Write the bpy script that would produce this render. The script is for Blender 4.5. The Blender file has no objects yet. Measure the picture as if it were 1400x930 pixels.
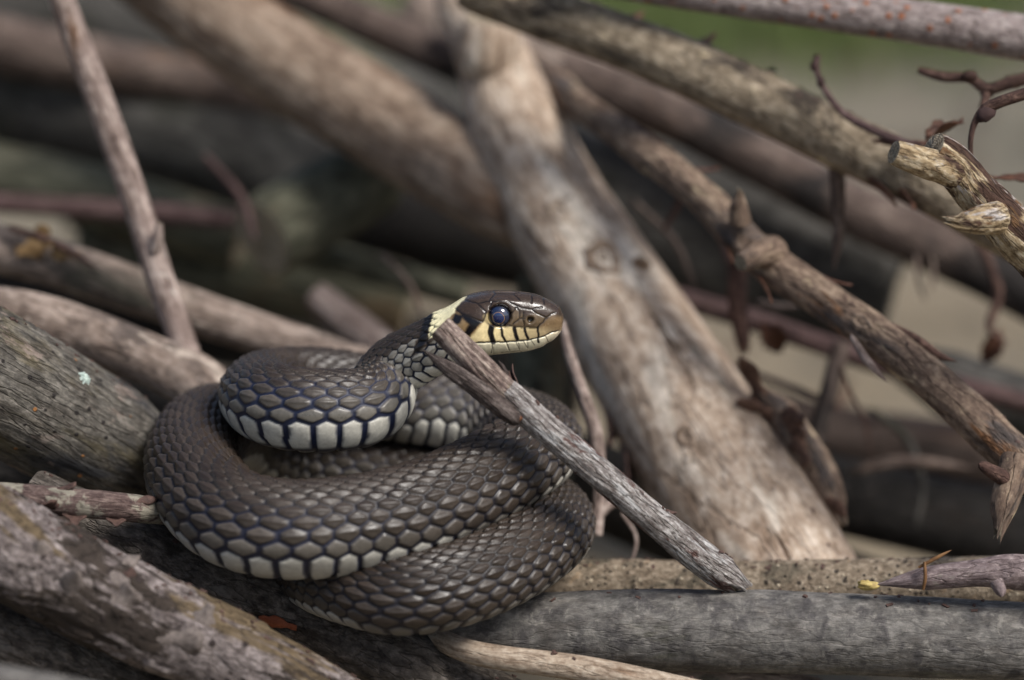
import bpy, math, random
import numpy as np
from mathutils import Vector

random.seed(7)
rng = np.random.default_rng(7)
SC = bpy.context.scene
COL = SC.collection

# ------------------------------------------------------------------ camera
PITCH = math.radians(15.0)
DIST = 0.65                       # camera to the snake's eye, metres
FWD = np.array([0.0, math.cos(PITCH), -math.sin(PITCH)])
UPV = np.array([0.0, math.sin(PITCH), math.cos(PITCH)])
RGT = np.array([1.0, 0.0, 0.0])
FOC = np.array([0.0, 0.0, 0.135])  # middle of the focal plane; ground is z = 0
CAMP = FOC - FWD * DIST
cam_d = bpy.data.cameras.new('camera')
cam = bpy.data.objects.new('camera', cam_d)
COL.objects.link(cam)
cam.location = CAMP
cam.rotation_euler = (math.radians(90) - PITCH, 0, 0)
cam_d.lens = 100.0
cam_d.sensor_width = 36.0
cam_d.sensor_fit = 'HORIZONTAL'
cam_d.clip_start = 0.01
cam_d.clip_end = 2000.0
cam_d.dof.use_dof = True
cam_d.dof.focus_distance = DIST - 0.003
cam_d.dof.aperture_fstop = 5.0
cam_d.dof.aperture_blades = 7
SC.camera = cam

# ------------------------------------------------------------------ sky, sun, exposure
SUN_EL, SUN_ROT = math.radians(52), math.radians(128)   # soft light from above, front right
world = bpy.data.worlds.new('World')
SC.world = world
world.use_nodes = True
wn = world.node_tree
sky = wn.nodes.new('ShaderNodeTexSky')
sky.sky_type = 'NISHITA'
sky.sun_disc = False
sky.sun_elevation = SUN_EL
sky.sun_rotation = SUN_ROT
sky.air_density = 1.0
sky.dust_density = 3.0
sky.ozone_density = 1.0
bg = wn.nodes['Background']
bg.inputs['Strength'].default_value = 0.050
wn.links.new(sky.outputs[0], bg.inputs['Color'])
sun_d = bpy.data.lights.new('sun', 'SUN')
sun_d.energy = 1.5
sun_d.angle = math.radians(20)
sun_d.color = (1.0, 0.97, 0.93)
sun = bpy.data.objects.new('sun', sun_d)
COL.objects.link(sun)
sd = Vector((math.sin(SUN_ROT) * math.cos(SUN_EL), math.cos(SUN_ROT) * math.cos(SUN_EL), math.sin(SUN_EL)))
sun.rotation_euler = sd.to_track_quat('Z', 'Y').to_euler()
SC.view_settings.view_transform = 'Standard'
SC.view_settings.look = 'None'
SC.view_settings.exposure = 1.42
SC.view_settings.gamma = 1.0
SC.view_settings.use_curve_mapping = False
SC.cycles.use_denoising = True
SC.cycles.max_bounces = 6


# ------------------------------------------------------------------ helpers
def mmpp(d):
    """metres per photograph pixel at d metres behind the focal plane"""
    return 0.36 * (DIST + d) / 1400.0


def P(px, py, dmm):
    d = dmm / 1000.0
    k = mmpp(d)
    return CAMP + FWD * (DIST + d) + RGT * ((px - 700) * k) + UPV * ((465 - py) * k)


def ground_at(px, py, z=0.0):
    v = FWD + RGT * ((px - 700) * 0.36 / 1400) + UPV * ((465 - py) * 0.36 / 1400)
    t = (z - CAMP[2]) / v[2]
    return CAMP + v * t


def lin(c):
    c = np.asarray(c, float) / 255.0
    return np.where(c <= 0.04045, c / 12.92, ((c + 0.055) / 1.055) ** 2.4)


def L4(c):
    r = lin(c)
    return (float(r[0]), float(r[1]), float(r[2]), 1.0)


def sstep(a, b, x):
    t = np.clip((x - a) / (b - a), 0, 1)
    return t * t * (3 - 2 * t)


def _hash(ix, iy, iz):
    h = (ix.astype(np.int64) * 73856093) ^ (iy.astype(np.int64) * 19349663) ^ (iz.astype(np.int64) * 83492791)
    h = (h ^ (h >> 13)) * 1274126177
    h = (h ^ (h >> 16)) & 0xffff
    return h / 65535.0 * 2 - 1


def noise(p):
    """value noise, p (N,3) -> about -1..1"""
    f = np.floor(p)
    t = p - f
    t = t * t * t * (t * (t * 6 - 15) + 10)
    i = f.astype(np.int64)
    out = 0
    for dx in (0, 1):
        wx = t[:, 0] if dx else 1 - t[:, 0]
        for dy in (0, 1):
            wy = t[:, 1] if dy else 1 - t[:, 1]
            for dz in (0, 1):
                wz = t[:, 2] if dz else 1 - t[:, 2]
                out = out + wx * wy * wz * _hash(i[:, 0] + dx, i[:, 1] + dy, i[:, 2] + dz)
    return out


def fbm(p, octs=4, gain=0.5):
    a, s, o = 1.0, 0.0, 0
    for k in range(octs):
        o = o + a * noise(p * (2.0 ** k) + 17.3 * k)
        s += a
        a *= gain
    return o / s


def catmull(pts, n_per=24):
    """pts (N,k) -> dense samples through the points"""
    pts = np.asarray(pts, float)
    if len(pts) == 2:
        t = np.linspace(0, 1, n_per * 2)[:, None]
        return pts[0] * (1 - t) + pts[1] * t
    a = np.vstack([2 * pts[0] - pts[1], pts, 2 * pts[-1] - pts[-2]])
    out = []
    for i in range(1, len(a) - 2):
        p0, p1, p2, p3 = a[i - 1], a[i], a[i + 1], a[i + 2]
        t0 = 0.0
        def nx(t, A, B): return t + max(np.linalg.norm(B[:3] - A[:3]), 1e-6) ** 0.5
        t1 = nx(t0, p0, p1); t2 = nx(t1, p1, p2); t3 = nx(t2, p2, p3)
        t = np.linspace(t1, t2, n_per, endpoint=False)[:, None]
        A1 = (t1 - t) / (t1 - t0) * p0 + (t - t0) / (t1 - t0) * p1
        A2 = (t2 - t) / (t2 - t1) * p1 + (t - t1) / (t2 - t1) * p2
        A3 = (t3 - t) / (t3 - t2) * p2 + (t - t2) / (t3 - t2) * p3
        B1 = (t2 - t) / (t2 - t0) * A1 + (t - t0) / (t2 - t0) * A2
        B2 = (t3 - t) / (t3 - t1) * A2 + (t - t1) / (t3 - t1) * A3
        out.append((t2 - t) / (t2 - t1) * B1 + (t - t1) / (t2 - t1) * B2)
    out.append(pts[-1:])
    return np.vstack(out)


def arclen(c):
    return np.concatenate([[0], np.cumsum(np.linalg.norm(np.diff(c[:, :3], axis=0), axis=1))])


def resample(c, s_new):
    s = arclen(c)
    return np.stack([np.interp(s_new, s, c[:, k]) for k in range(c.shape[1])], 1)


def unit(v):
    return v / np.maximum(np.linalg.norm(v, axis=-1, keepdims=True), 1e-12)


def mesh_obj(name, v, faces, mats, parent=None, attrs=None, fmat=None, smooth=True):
    me = bpy.data.meshes.new(name)
    v = np.asarray(v, float)
    me.from_pydata(v.tolist(), [], faces if isinstance(faces, list) else faces.tolist())
    if not isinstance(mats, (list, tuple)):
        mats = [mats]
    for m in mats:
        me.materials.append(m)
    if fmat is not None:
        me.polygons.foreach_set('material_index', np.asarray(fmat, np.int32))
    if smooth:
        me.polygons.foreach_set('use_smooth', np.ones(len(me.polygons), bool))
    for k, a in (attrs or {}).items():
        a = np.asarray(a, np.float32)
        if a.ndim == 1:
            at = me.attributes.new(k, 'FLOAT', 'POINT')
            at.data.foreach_set('value', a)
        else:
            at = me.attributes.new(k, 'FLOAT_VECTOR', 'POINT')
            at.data.foreach_set('vector', a.ravel())
    me.update()
    o = bpy.data.objects.new(name, me)
    COL.objects.link(o)
    if parent is not None:
        o.parent = parent
        o.matrix_parent_inverse = parent.matrix_world.inverted() if False else o.matrix_parent_inverse
    return o


def tag(o, label, cat, group=None, kind=None):
    o['label'] = label
    o['category'] = cat
    if group:
        o['group'] = group
    if kind:
        o['kind'] = kind
    return o


# ------------------------------------------------------------------ materials
class NT:
    def __init__(self, name):
        self.m = bpy.data.materials.new(name)
        self.m.use_nodes = True
        self.t = self.m.node_tree
        self.b = self.t.nodes['Principled BSDF']

    def n(self, typ, **kw):
        nd = self.t.nodes.new(typ)
        for k, v in kw.items():
            setattr(nd, k, v)
        return nd

    def l(self, a, b):
        self.t.links.new(a, b)

    def attr(self, name):
        return self.n('ShaderNodeAttribute', attribute_name=name)

    def vmul(self, v, xyz, off=(0, 0, 0)):
        a = self.n('ShaderNodeVectorMath', operation='MULTIPLY_ADD')
        self.l(v, a.inputs[0])
        a.inputs[1].default_value = xyz
        a.inputs[2].default_value = off
        return a.outputs[0]

    def noise(self, v, scale, detail=6, rough=0.6, dist=0.0):
        a = self.n('ShaderNodeTexNoise')
        self.l(v, a.inputs['Vector'])
        a.inputs['Scale'].default_value = scale
        a.inputs['Detail'].default_value = detail
        a.inputs['Roughness'].default_value = rough
        a.inputs['Distortion'].default_value = dist
        return a.outputs['Fac']

    def ramp(self, f, stops):
        r = self.n('ShaderNodeValToRGB')
        self.l(f, r.inputs[0])
        e = r.color_ramp.elements
        while len(e) < len(stops):
            e.new(0.5)
        for i, (p, c) in enumerate(stops):
            e[i].position = p
            e[i].color = c
        return r.outputs[0]

    def mrange(self, f, a, b, lo=0.0, hi=1.0):
        r = self.n('ShaderNodeMapRange', interpolation_type='SMOOTHSTEP')
        self.l(f, r.inputs[0])
        for i, v in enumerate((a, b, lo, hi)):
            r.inputs[i + 1].default_value = v
        return r.outputs[0]

    def mix(self, f, a, b, mode='MIX'):
        r = self.n('ShaderNodeMix', data_type='RGBA', blend_type=mode)
        for s, v in ((r.inputs[0], f), (r.inputs[6], a), (r.inputs[7], b)):
            if isinstance(v, (float, int, tuple)):
                s.default_value = v
            else:
                self.l(v, s)
        return r.outputs[2]

    def math(self, op, a, b=0.0):
        r = self.n('ShaderNodeMath', operation=op)
        for s, v in ((r.inputs[0], a), (r.inputs[1], b)):
            if isinstance(v, (float, int)):
                s.default_value = v
            else:
                self.l(v, s)
        return r.outputs[0]


def bark(name, c1, c2, c3, f=420, k=5.0, patches=(), spots=(), bump=0.6, rough=0.85, fiss=0.5, bdist=0.0008, spec=0.25):
    """bark: fine grain along the limb, larger patches of other colours, round lenticels"""
    N = NT(name)
    at = N.attr('bco').outputs['Vector']
    vs = N.vmul(at, (1.0 / k, 1, 1))
    n0 = N.noise(vs, f, 8, 0.7, 0.2)
    iso = N.noise(N.vmul(at, (0.75, 1, 1), (2, 5, 8)), f * 1.15, 9, 0.74)
    n1 = N.math('ADD', N.math('MULTIPLY', n0, 0.5), N.math('MULTIPLY', iso, 0.5))
    col = N.ramp(n1, [(0.37, L4(c1)), (0.5, L4(c2)), (0.62, L4(c3))])
    # streaks
    n2 = N.noise(N.vmul(at, (1.2 / k, 1, 1), (3, 1, 2)), f * 0.5, 6, 0.65)
    col = N.mix(N.mrange(n2, 0.45, 0.68, 0.0, 0.6), col, N.mix(1.0, col, (0.5, 0.46, 0.44, 1), 'MULTIPLY'))
    for i, (pc, pf, lo, hi, st) in enumerate(patches):
        m = N.noise(N.vmul(at, (1.0 / st, 1, 1), (5.1 * i + 1, 2.2 * i, 7.7)), pf, 6, 0.65, 0.4)
        shade = N.mix(1.0, L4(pc), N.ramp(n1, [(0.37, (0.45, 0.45, 0.45, 1)), (0.63, (1.2, 1.2, 1.2, 1))]), 'MULTIPLY')
        col = N.mix(N.mrange(m, lo, hi), col, shade)
    h = N.math('MULTIPLY', n1, 1.0)
    for i, (sc_, sf, size, thr) in enumerate(spots):
        vo = N.n('ShaderNodeTexVoronoi')
        N.l(N.vmul(at, (1, 1, 1), (0.3 * i, 0.7, 0)), vo.inputs['Vector'])
        vo.inputs['Scale'].default_value = sf
        vo.inputs['Randomness'].default_value = 1.0
        sp = N.n('ShaderNodeSeparateColor')
        N.l(vo.outputs['Color'], sp.inputs[0])
        on = N.math('GREATER_THAN', sp.outputs[0], thr)
        msk = N.math('MULTIPLY', N.mrange(vo.outputs['Distance'], size, size * 0.55), on)
        col = N.mix(msk, col, L4(sc_))
        h = N.math('ADD', h, N.math('MULTIPLY', msk, 0.6))
    n3 = N.noise(vs, f * 2.3, 6, 0.7)
    cr = N.noise(N.vmul(at, (0.7 / k, 1, 1), (9, 4, 1)), f * 0.8, 3, 0.5)
    crk = N.math('ABSOLUTE', N.math('SUBTRACT', cr, 0.5))
    crk = N.mrange(crk, 0.0, 0.05)
    col = N.mix(N.mrange(crk, 0.0, 0.7, min(0.75, fiss), 0.0), col, N.mix(1.0, col, (0.35, 0.32, 0.30, 1), 'MULTIPLY'))
    N.l(col, N.b.inputs['Base Color'])
    h = N.math('ADD', h, N.math('MULTIPLY', n3, 0.6))
    h = N.math('ADD', h, N.math('MULTIPLY', crk, fiss))
    bp = N.n('ShaderNodeBump')
    bp.inputs['Strength'].default_value = bump
    bp.inputs['Distance'].default_value = bdist
    N.l(h, bp.inputs['Height'])
    N.l(bp.outputs[0], N.b.inputs['Normal'])
    N.b.inputs['Roughness'].default_value = rough
    N.b.inputs['Specular IOR Level'].default_value = spec
    return N.m


def plain(name, c1, c2, f=600, rough=0.7, bump=0.4, coord='Object', bdist=0.0005, spec=0.3):
    N = NT(name)
    tc = N.n('ShaderNodeTexCoord')
    n1 = N.noise(tc.outputs[coord], f, 6, 0.65)
    N.l(N.ramp(n1, [(0.3, L4(c1)), (0.7, L4(c2))]), N.b.inputs['Base Color'])
    bp = N.n('ShaderNodeBump')
    bp.inputs['Strength'].default_value = bump
    bp.inputs['Distance'].default_value = bdist
    N.l(n1, bp.inputs['Height'])
    N.l(bp.outputs[0], N.b.inputs['Normal'])
    N.b.inputs['Roughness'].default_value = rough
    N.b.inputs['Specular IOR Level'].default_value = spec
    return N.m


M = {}
def ring_wood():
    N = NT('cut_wood')
    at = N.attr('bco').outputs['Vector']
    rr = N.attr('ring_r').outputs['Fac']
    n1 = N.noise(at, 900, 7, 0.7)
    w = N.math('SINE', N.math('MULTIPLY', N.math('ADD', rr, N.math('MULTIPLY', n1, 0.06)), 46.0))
    c = N.ramp(n1, [(0.32, L4((84, 72, 58))), (0.5, L4((150, 136, 114))), (0.66, L4((206, 194, 170)))])
    c = N.mix(N.mrange(w, 0.2, 1.0, 0.0, 0.45), c, N.mix(1.0, c, (0.5, 0.45, 0.4, 1), 'MULTIPLY'))
    N.l(c, N.b.inputs['Base Color'])
    N.b.inputs['Roughness'].default_value = 0.9
    bp = N.n('ShaderNodeBump')
    bp.inputs['Strength'].default_value = 0.9
    bp.inputs['Distance'].default_value = 0.0007
    N.l(N.math('ADD', n1, N.math('MULTIPLY', w, 0.15)), bp.inputs['Height'])
    N.l(bp.outputs[0], N.b.inputs['Normal'])
    return N.m


M['wood_end'] = ring_wood()
M['flake'] = plain('bark_flake', (46, 33, 30), (96, 74, 66), 700, 0.75, 0.6)
M['flake_grey'] = plain('bark_flake_grey', (70, 62, 58), (128, 118, 112), 700, 0.85, 0.6)
M['leaf'] = plain('dead_leaf', (42, 24, 18), (95, 62, 45), 500, 0.6, 0.5)
M['leaf_orange'] = plain('dry_bract', (84, 56, 36), (132, 98, 62), 500, 0.6, 0.4)
M['amber'] = plain('resin', (52, 30, 20), (112, 70, 42), 900, 0.35, 0.2, spec=0.6)
M['yellow'] = plain('yellow_bud', (130, 108, 60), (190, 172, 110), 700, 0.6, 0.3)
M['dry_bark'] = plain('dry_red_bark', (58, 42, 34), (112, 84, 68), 600, 0.8, 0.6)
M['dry_leaf'] = plain('dry_leaf', (96, 70, 42), (160, 132, 92), 500, 0.7, 0.5)
M['rust_bark'] = plain('rust_bark', (104, 52, 32), (150, 84, 54), 500, 0.7, 0.5)
M['lichen'] = plain('lichen', (140, 158, 150), (205, 218, 210), 1500, 0.9, 0.8)

M['grey_log'] = bark('smooth_grey_bark', (70, 68, 65), (100, 97, 93), (132, 128, 122), 460, 2.6,
                     patches=[((78, 75, 74), 150, 0.48, 0.66, 0.7), ((132, 128, 121), 300, 0.56, 0.70, 0.9), ((98, 97, 80), 60, 0.58, 0.75, 3)], bump=0.55, fiss=0.25)
M['flaky_log'] = bark('flaky_pink_grey_bark', (66, 58, 56), (116, 107, 104), (168, 158, 154), 520, 1.6,
                      patches=[((58, 50, 44), 90, 0.52, 0.57, 3), ((100, 86, 66), 60, 0.57, 0.62, 4)],
                      spots=[((50, 42, 40), 330, 0.32, 0.75)], bump=0.7, fiss=0.7)
M['lichen_log'] = bark('grey_log_bark', (50, 47, 44), (92, 88, 81), (138, 132, 123), 620, 4.5,
                       patches=[((96, 88, 68), 60, 0.52, 0.66, 3), ((60, 60, 62), 45, 0.5, 0.64, 2), ((138, 124, 114), 150, 0.56, 0.66, 2)],
                       spots=[((150, 104, 62), 300, 0.2, 0.86), ((46, 42, 40), 420, 0.3, 0.8)], bump=0.9, fiss=0.6)
M['dark_log'] = bark('gap_shade_bark', (16, 15, 14), (32, 30, 28), (58, 54, 51), 460, 2.2,  # dark bark, its colour lowered further to put shade into the gaps
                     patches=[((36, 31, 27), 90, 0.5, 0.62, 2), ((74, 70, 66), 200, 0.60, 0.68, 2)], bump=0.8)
M['damp_log'] = bark('damp_grey_brown_bark', (44, 40, 37), (82, 76, 70), (122, 114, 106), 480, 2.0,
                     patches=[((54, 47, 40), 90, 0.5, 0.62, 2), ((112, 106, 100), 200, 0.58, 0.68, 2)], bump=0.9)
M['purple_twig'] = bark('purple_twig_bark', (54, 42, 40), (88, 72, 68), (130, 114, 106), 700, 4,
                        patches=[((142, 136, 122), 85, 0.50, 0.55, 0.8), ((60, 30, 28), 300, 0.62, 0.7, 2)], bump=0.6)
M['pale_stick'] = bark('pale_stick_bark', (112, 94, 78), (158, 142, 124), (190, 176, 158), 700, 5,
                       patches=[((128, 94, 66), 120, 0.56, 0.68, 4)], bump=0.5)
M['stick'] = bark('weathered_stick_bark', (84, 72, 68), (142, 136, 132), (204, 200, 196), 1000, 5,
                  patches=[((104, 80, 74), 170, 0.54, 0.60, 3), ((192, 190, 188), 420, 0.55, 0.63, 5), ((64, 52, 48), 260, 0.60, 0.68, 5)], bump=0.95, fiss=0.7)
M['stick_bare'] = bark('bare_mauve_wood', (72, 58, 54), (126, 110, 102), (182, 168, 154), 800, 6,
                       patches=[((138, 134, 98), 100, 0.54, 0.64, 2), ((60, 44, 42), 300, 0.58, 0.68, 6)], bump=0.7, fiss=0.7)
M['stick_dark'] = bark('charred_splinter', (40, 34, 32), (82, 72, 68), (136, 126, 120), 1000, 10, bump=0.9, fiss=1.0)
M['tan_log'] = bark('speckled_tan_bark', (90, 78, 64), (136, 122, 104), (176, 162, 142), 700, 1.3,
                    patches=[((98, 90, 76), 110, 0.52, 0.64, 1.2), ((164, 140, 112), 160, 0.6, 0.68, 1)], spots=[((34, 30, 28), 700, 0.30, 0.55), ((70, 62, 54), 480, 0.35, 0.6), ((200, 186, 162), 520, 0.25, 0.75)], bump=0.9, fiss=0.3)
M['pale_trunk'] = bark('peeled_pale_wood', (120, 100, 83), (172, 153, 134), (212, 198, 182), 320, 3,
                       patches=[((140, 114, 92), 36, 0.52, 0.68, 4), ((214, 202, 186), 60, 0.53, 0.66, 3), ((126, 122, 106), 80, 0.60, 0.70, 5), ((82, 64, 50), 150, 0.63, 0.68, 6)],
                       spots=[((92, 72, 54), 70, 0.25, 0.8)], bump=0.7, fiss=0.5)
M['brown_limb'] = bark('brown_limb_bark', (82, 68, 56), (130, 112, 96), (172, 156, 138), 230, 4,
                       patches=[((112, 86, 66), 40, 0.5, 0.65, 4), ((70, 64, 60), 34, 0.56, 0.68, 2)], bump=0.6)
M['olive_branch'] = bark('olive_tan_bark', (92, 80, 65), (136, 123, 104), (174, 161, 140), 360, 1.6,
                         patches=[((66, 58, 50), 80, 0.54, 0.66, 2), ((118, 114, 94), 40, 0.56, 0.7, 2), ((190, 174, 142), 110, 0.58, 0.66, 1.5)], bump=0.8)
M['orange_spot'] = bark('grey_pink_bark_orange_spots', (92, 80, 76), (140, 128, 124), (178, 168, 162), 420, 1.8,
                        spots=[((146, 94, 68), 300, 0.32, 0.45)], bump=0.7)
M['mottled'] = bark('mottled_brown_bark', (72, 58, 50), (116, 98, 84), (160, 141, 120), 420, 2.6,
                    patches=[((124, 88, 60), 75, 0.56, 0.63, 4), ((84, 76, 72), 60, 0.54, 0.62, 3), ((184, 166, 136), 120, 0.60, 0.66, 2)], bump=0.8, fiss=0.6)
M['broken'] = bark('broken_yellow_wood', (108, 86, 60), (168, 148, 116), (212, 198, 172), 700, 3,
                   patches=[((76, 56, 46), 90, 0.495, 0.545, 3), ((186, 178, 172), 240, 0.57, 0.63, 3), ((112, 84, 58), 200, 0.58, 0.64, 3)], bump=0.9, fiss=0.6)
M['bg_brown'] = bark('brown_bark', (54, 45, 40), (90, 77, 70), (126, 112, 102), 280, 3,
                     patches=[((104, 82, 66), 50, 0.56, 0.68, 2), ((46, 42, 40), 40, 0.50, 0.62, 2)], bump=0.6)
M['bg_tan'] = bark('dull_tan_bark', (86, 75, 68), (134, 119, 108), (172, 158, 146), 320, 3,
                   patches=[((92, 82, 76), 60, 0.50, 0.60, 1.5), ((84, 80, 70), 40, 0.56, 0.68, 2), ((184, 170, 156), 130, 0.58, 0.68, 2)], bump=0.8)
M['bg_dark'] = bark('dark_grey_bark', (38, 37, 35), (66, 64, 60), (96, 93, 88), 240, 2.5,
                    patches=[((46, 48, 38), 45, 0.54, 0.66, 2)], bump=0.6)
M['bg_green'] = bark('algae_green_bark', (48, 48, 38), (78, 78, 64), (108, 106, 90), 240, 2.5,
                     patches=[((96, 82, 62), 45, 0.54, 0.64, 2)], bump=0.6)
M['bg_red'] = bark('red_purple_twig', (52, 39, 38), (78, 60, 58), (108, 90, 86), 400, 4, bump=0.4)
M['rust_twig'] = bark('rusty_twig', (46, 33, 29), (76, 56, 49), (114, 90, 79), 700, 3, bump=0.5)
M['mauve_twig'] = bark('mauve_bud_twig', (78, 66, 66), (116, 102, 101), (158, 144, 141), 700, 3,
                       patches=[((134, 126, 118), 150, 0.56, 0.64, 1.0)], bump=0.6, rough=0.6)
M['x_stick'] = bark('pinkish_tan_stick', (90, 76, 70), (136, 120, 112), (186, 172, 162), 420, 4,
                    patches=[((112, 86, 68), 70, 0.58, 0.66, 3), ((206, 196, 186), 140, 0.58, 0.66, 3)], bump=0.7)


# ------------------------------------------------------------------ branches
OFFS = [0]


class Branch:
    pass


def limb(name, pts, mat, label=None, cat='branch', parent=None, ds=None, m=None, low=0.05, lowf=25.0,
         fine=0.02, finef=250.0, ridge=0.0, ridgef=300.0, flake=0.0, ends=('cut', 'cut'), group=None,
         lumps=(), end_mat=None, seed=None, kink=0.0, oval=None):
    """one limb as a closed mesh: pts = (px, py, depth mm, radius in photo pixels)"""
    OFFS[0] += 1
    off = np.array([3.7 * OFFS[0], 1.3 * OFFS[0], 0.7 * OFFS[0]])
    ctrl = np.array([list(P(a, b, c)) + [r * mmpp(c / 1000.0)] for a, b, c, r in pts])
    c = catmull(ctrl, 24)
    s = arclen(c)
    Ltot = s[-1]
    rmean = float(np.mean(c[:, 3]))
    ds = ds or max(rmean * 0.12, 0.0006)
    m = m or 40
    n = max(int(Ltot / ds), 6)
    c = resample(c, np.linspace(0, Ltot, n + 1))
    C, R = c[:, :3].copy(), c[:, 3]
    sv = np.linspace(0, Ltot, n + 1)
    if kink > 0:
        q = np.stack([sv * 18, np.full(n + 1, off[0]), np.zeros(n + 1)], 1)
        C += np.stack([noise(q), noise(q + 31), noise(q + 57)], 1) * kink * R[:, None]
    T = unit(np.gradient(C, axis=0))
    ref = np.array([0, 0, 1.0]) if abs(T[0][2]) < 0.9 else np.array([1.0, 0, 0])
    U = np.zeros_like(C)
    u = ref - T[0] * np.dot(ref, T[0])
    for i in range(n + 1):
        u = u - T[i] * np.dot(u, T[i])
        u = u / np.linalg.norm(u)
        U[i] = u
    V = np.cross(T, U)
    th = np.linspace(0, 2 * math.pi, m, endpoint=False)
    ct, st = np.cos(th), np.sin(th)
    rb = np.full(n + 1, rmean)
    bco = np.stack([np.repeat(sv, m), (rb[:, None] * ct).ravel(), (rb[:, None] * st).ravel()], 1)
    q = bco + off
    disp = low * fbm(q * np.array([lowf * 0.5, lowf, lowf]), 3)
    disp = disp + fine * fbm(q * np.array([finef * 0.4, finef, finef]), 3)
    if ridge:
        rn = fbm(q * np.array([ridgef * 0.12, ridgef, ridgef]), 3)
        disp = disp - ridge * (1 - sstep(0.0, 0.25, np.abs(rn)))
    if flake:
        fn = fbm(q * np.array([60, 120, 120]), 4)
        disp = disp + flake * (sstep(0.0, 0.03, fn) - 0.5 + 0.6 * sstep(0.25, 0.28, fn))
    Rr = np.repeat(R, m)
    for (lt, la, lr, lh) in lumps:               # fraction along, angle, radius (m), height (fraction of R)
        dsl = (bco[:, 0] - lt * Ltot)
        ang = (np.tile(th, n + 1) - la + math.pi) % (2 * math.pi) - math.pi
        dd = np.sqrt(dsl ** 2 + (ang * Rr) ** 2) / lr
        disp = disp + lh * np.exp(-dd ** 2) - 0.8 * lh * np.exp(-(dd / 0.45) ** 2)
    # broken ends
    rad = Rr * (1 + disp)
    shift = np.zeros((n + 1) * m)
    for e, kind in enumerate(ends):
        dist = np.repeat(sv if e == 0 else Ltot - sv, m)
        sgn = 1 if e == 0 else -1
        if kind == 'broken':
            jag = noise(np.stack([np.tile(ct, n + 1) * 2.2 + off[0], np.tile(st, n + 1) * 2.2, np.full(len(Rr), e * 5.0)], 1))
            jag2 = noise(np.stack([np.tile(ct, n + 1) * 6 + off[0], np.tile(st, n + 1) * 6, np.full(len(Rr), e * 5.0)], 1))
            w = 1 - sstep(0, 1, dist / (1.6 * rmean))
            shift += sgn * w * rmean * (0.7 * jag + 0.35 * jag2)
            rad = rad * (1 - 0.35 * w)
        elif kind == 'cut':
            w = 1 - sstep(0, 1, dist / (0.18 * rmean))
            rad = rad * (1 - 0.06 * w)
        elif kind == 'round':
            x = np.clip(1 - dist / (0.9 * rmean), 0, 1)
            rad = rad * np.sqrt(np.maximum(1 - x * x, 0.02))
        elif kind == 'point':
            x = np.clip(dist / (4.0 * rmean), 0, 1)
            rad = rad * (0.12 + 0.88 * x ** 0.8)
    rep = lambda a: np.repeat(a, m, axis=0)
    ov = oval or (1.0, 1.0)
    pos = rep(C) + rep(U) * (rad * np.tile(ct, n + 1) * ov[0])[:, None] + rep(V) * (rad * np.tile(st, n + 1) * ov[1])[:, None] + rep(T) * shift[:, None]
    i = np.arange(n)[:, None] * m
    j = np.arange(m)[None, :]
    j2 = (j + 1) % m
    quads = np.stack([i + j, i + j2, i + m + j2, i + m + j], -1).reshape(-1, 4)
    faces = quads.tolist()
    verts = [pos]
    bc = [bco]
    nv = len(pos)
    fm = [0] * len(faces)
    for e in (0, 1):
        ring = np.arange(m) + (0 if e == 0 else n * m)
        pr = pos[ring]
        ctr = pr.mean(0)
        prev = ring
        for fr in (0.62, 0.25):
            nr = ctr + (pr - ctr) * fr
            wob = (rng.random(m) - 0.5)[:, None] * T[0 if e == 0 else n] * rmean * (0.10 if ends[e] == 'cut' else 0.30)
            nr = nr + wob
            verts.append(nr)
            bc.append(bco[ring] * np.array([1, fr, fr]))
            idx = np.arange(nv, nv + m)
            nv += m
            for a in range(m):
                b_ = (a + 1) % m
                faces.append([prev[a], idx[a], idx[b_], prev[b_]] if e == 0 else [prev[b_], idx[b_], idx[a], prev[a]])
                fm.append(1)
            prev = idx
        verts.append(ctr[None, :]); bc.append(bco[ring[:1]] * np.array([1, 0, 0]))
        for a in range(m):
            b_ = (a + 1) % m
            faces.append([prev[a], nv, prev[b_]] if e == 0 else [prev[b_], nv, prev[a]])
            fm.append(1)
        nv += 1
    faces = [[int(x) for x in f] for f in faces]
    V_ = np.vstack(verts)
    B_ = np.vstack(bc) + off * np.array([0.11, 0.013, 0.017])
    o = mesh_obj(name, V_[:len(pos)], faces[:len(quads)], [mat], parent, {'bco': B_[:len(pos)]})
    capn = 2 * m + 1
    for e in (0, 1):                             # the two end faces are parts of their own
        ring = np.arange(m) + (0 if e == 0 else n * m)
        own = np.arange(len(pos) + e * capn, len(pos) + (e + 1) * capn)
        idx = np.concatenate([ring, own])
        mp = {int(a): k_ for k_, a in enumerate(idx)}
        fs = [[mp[x] for x in f] for f in faces[len(quads) + e * 3 * m: len(quads) + (e + 1) * 3 * m]]
        rr = np.concatenate([np.full(m, 1.0), np.full(m, 0.62), np.full(m, 0.25), [0.0]])
        em = end_mat or M['wood_end']
        if ends[e] in ('round', 'point'):
            em = mat
        mesh_obj('cut_end' if ends[e] == 'cut' else 'end', V_[idx], fs, em, o, {'bco': B_[idx], 'ring_r': rr})
    if label:
        tag(o, label, cat, group)
    b = Branch()
    b.o, b.C, b.T, b.U, b.V, b.R, b.n, b.m, b.pos, b.L = o, C, T, U, V, R, n, m, pos.reshape(n + 1, m, 3), Ltot
    return b


def surf(b, t, ang):
    i = int(round(t * b.n))
    j = int(round(ang / (2 * math.pi) * b.m)) % b.m
    p = b.pos[i, j]
    nrm = unit(b.U[i] * math.cos(ang) + b.V[i] * math.sin(ang))
    return p, b.T[i], nrm


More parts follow.
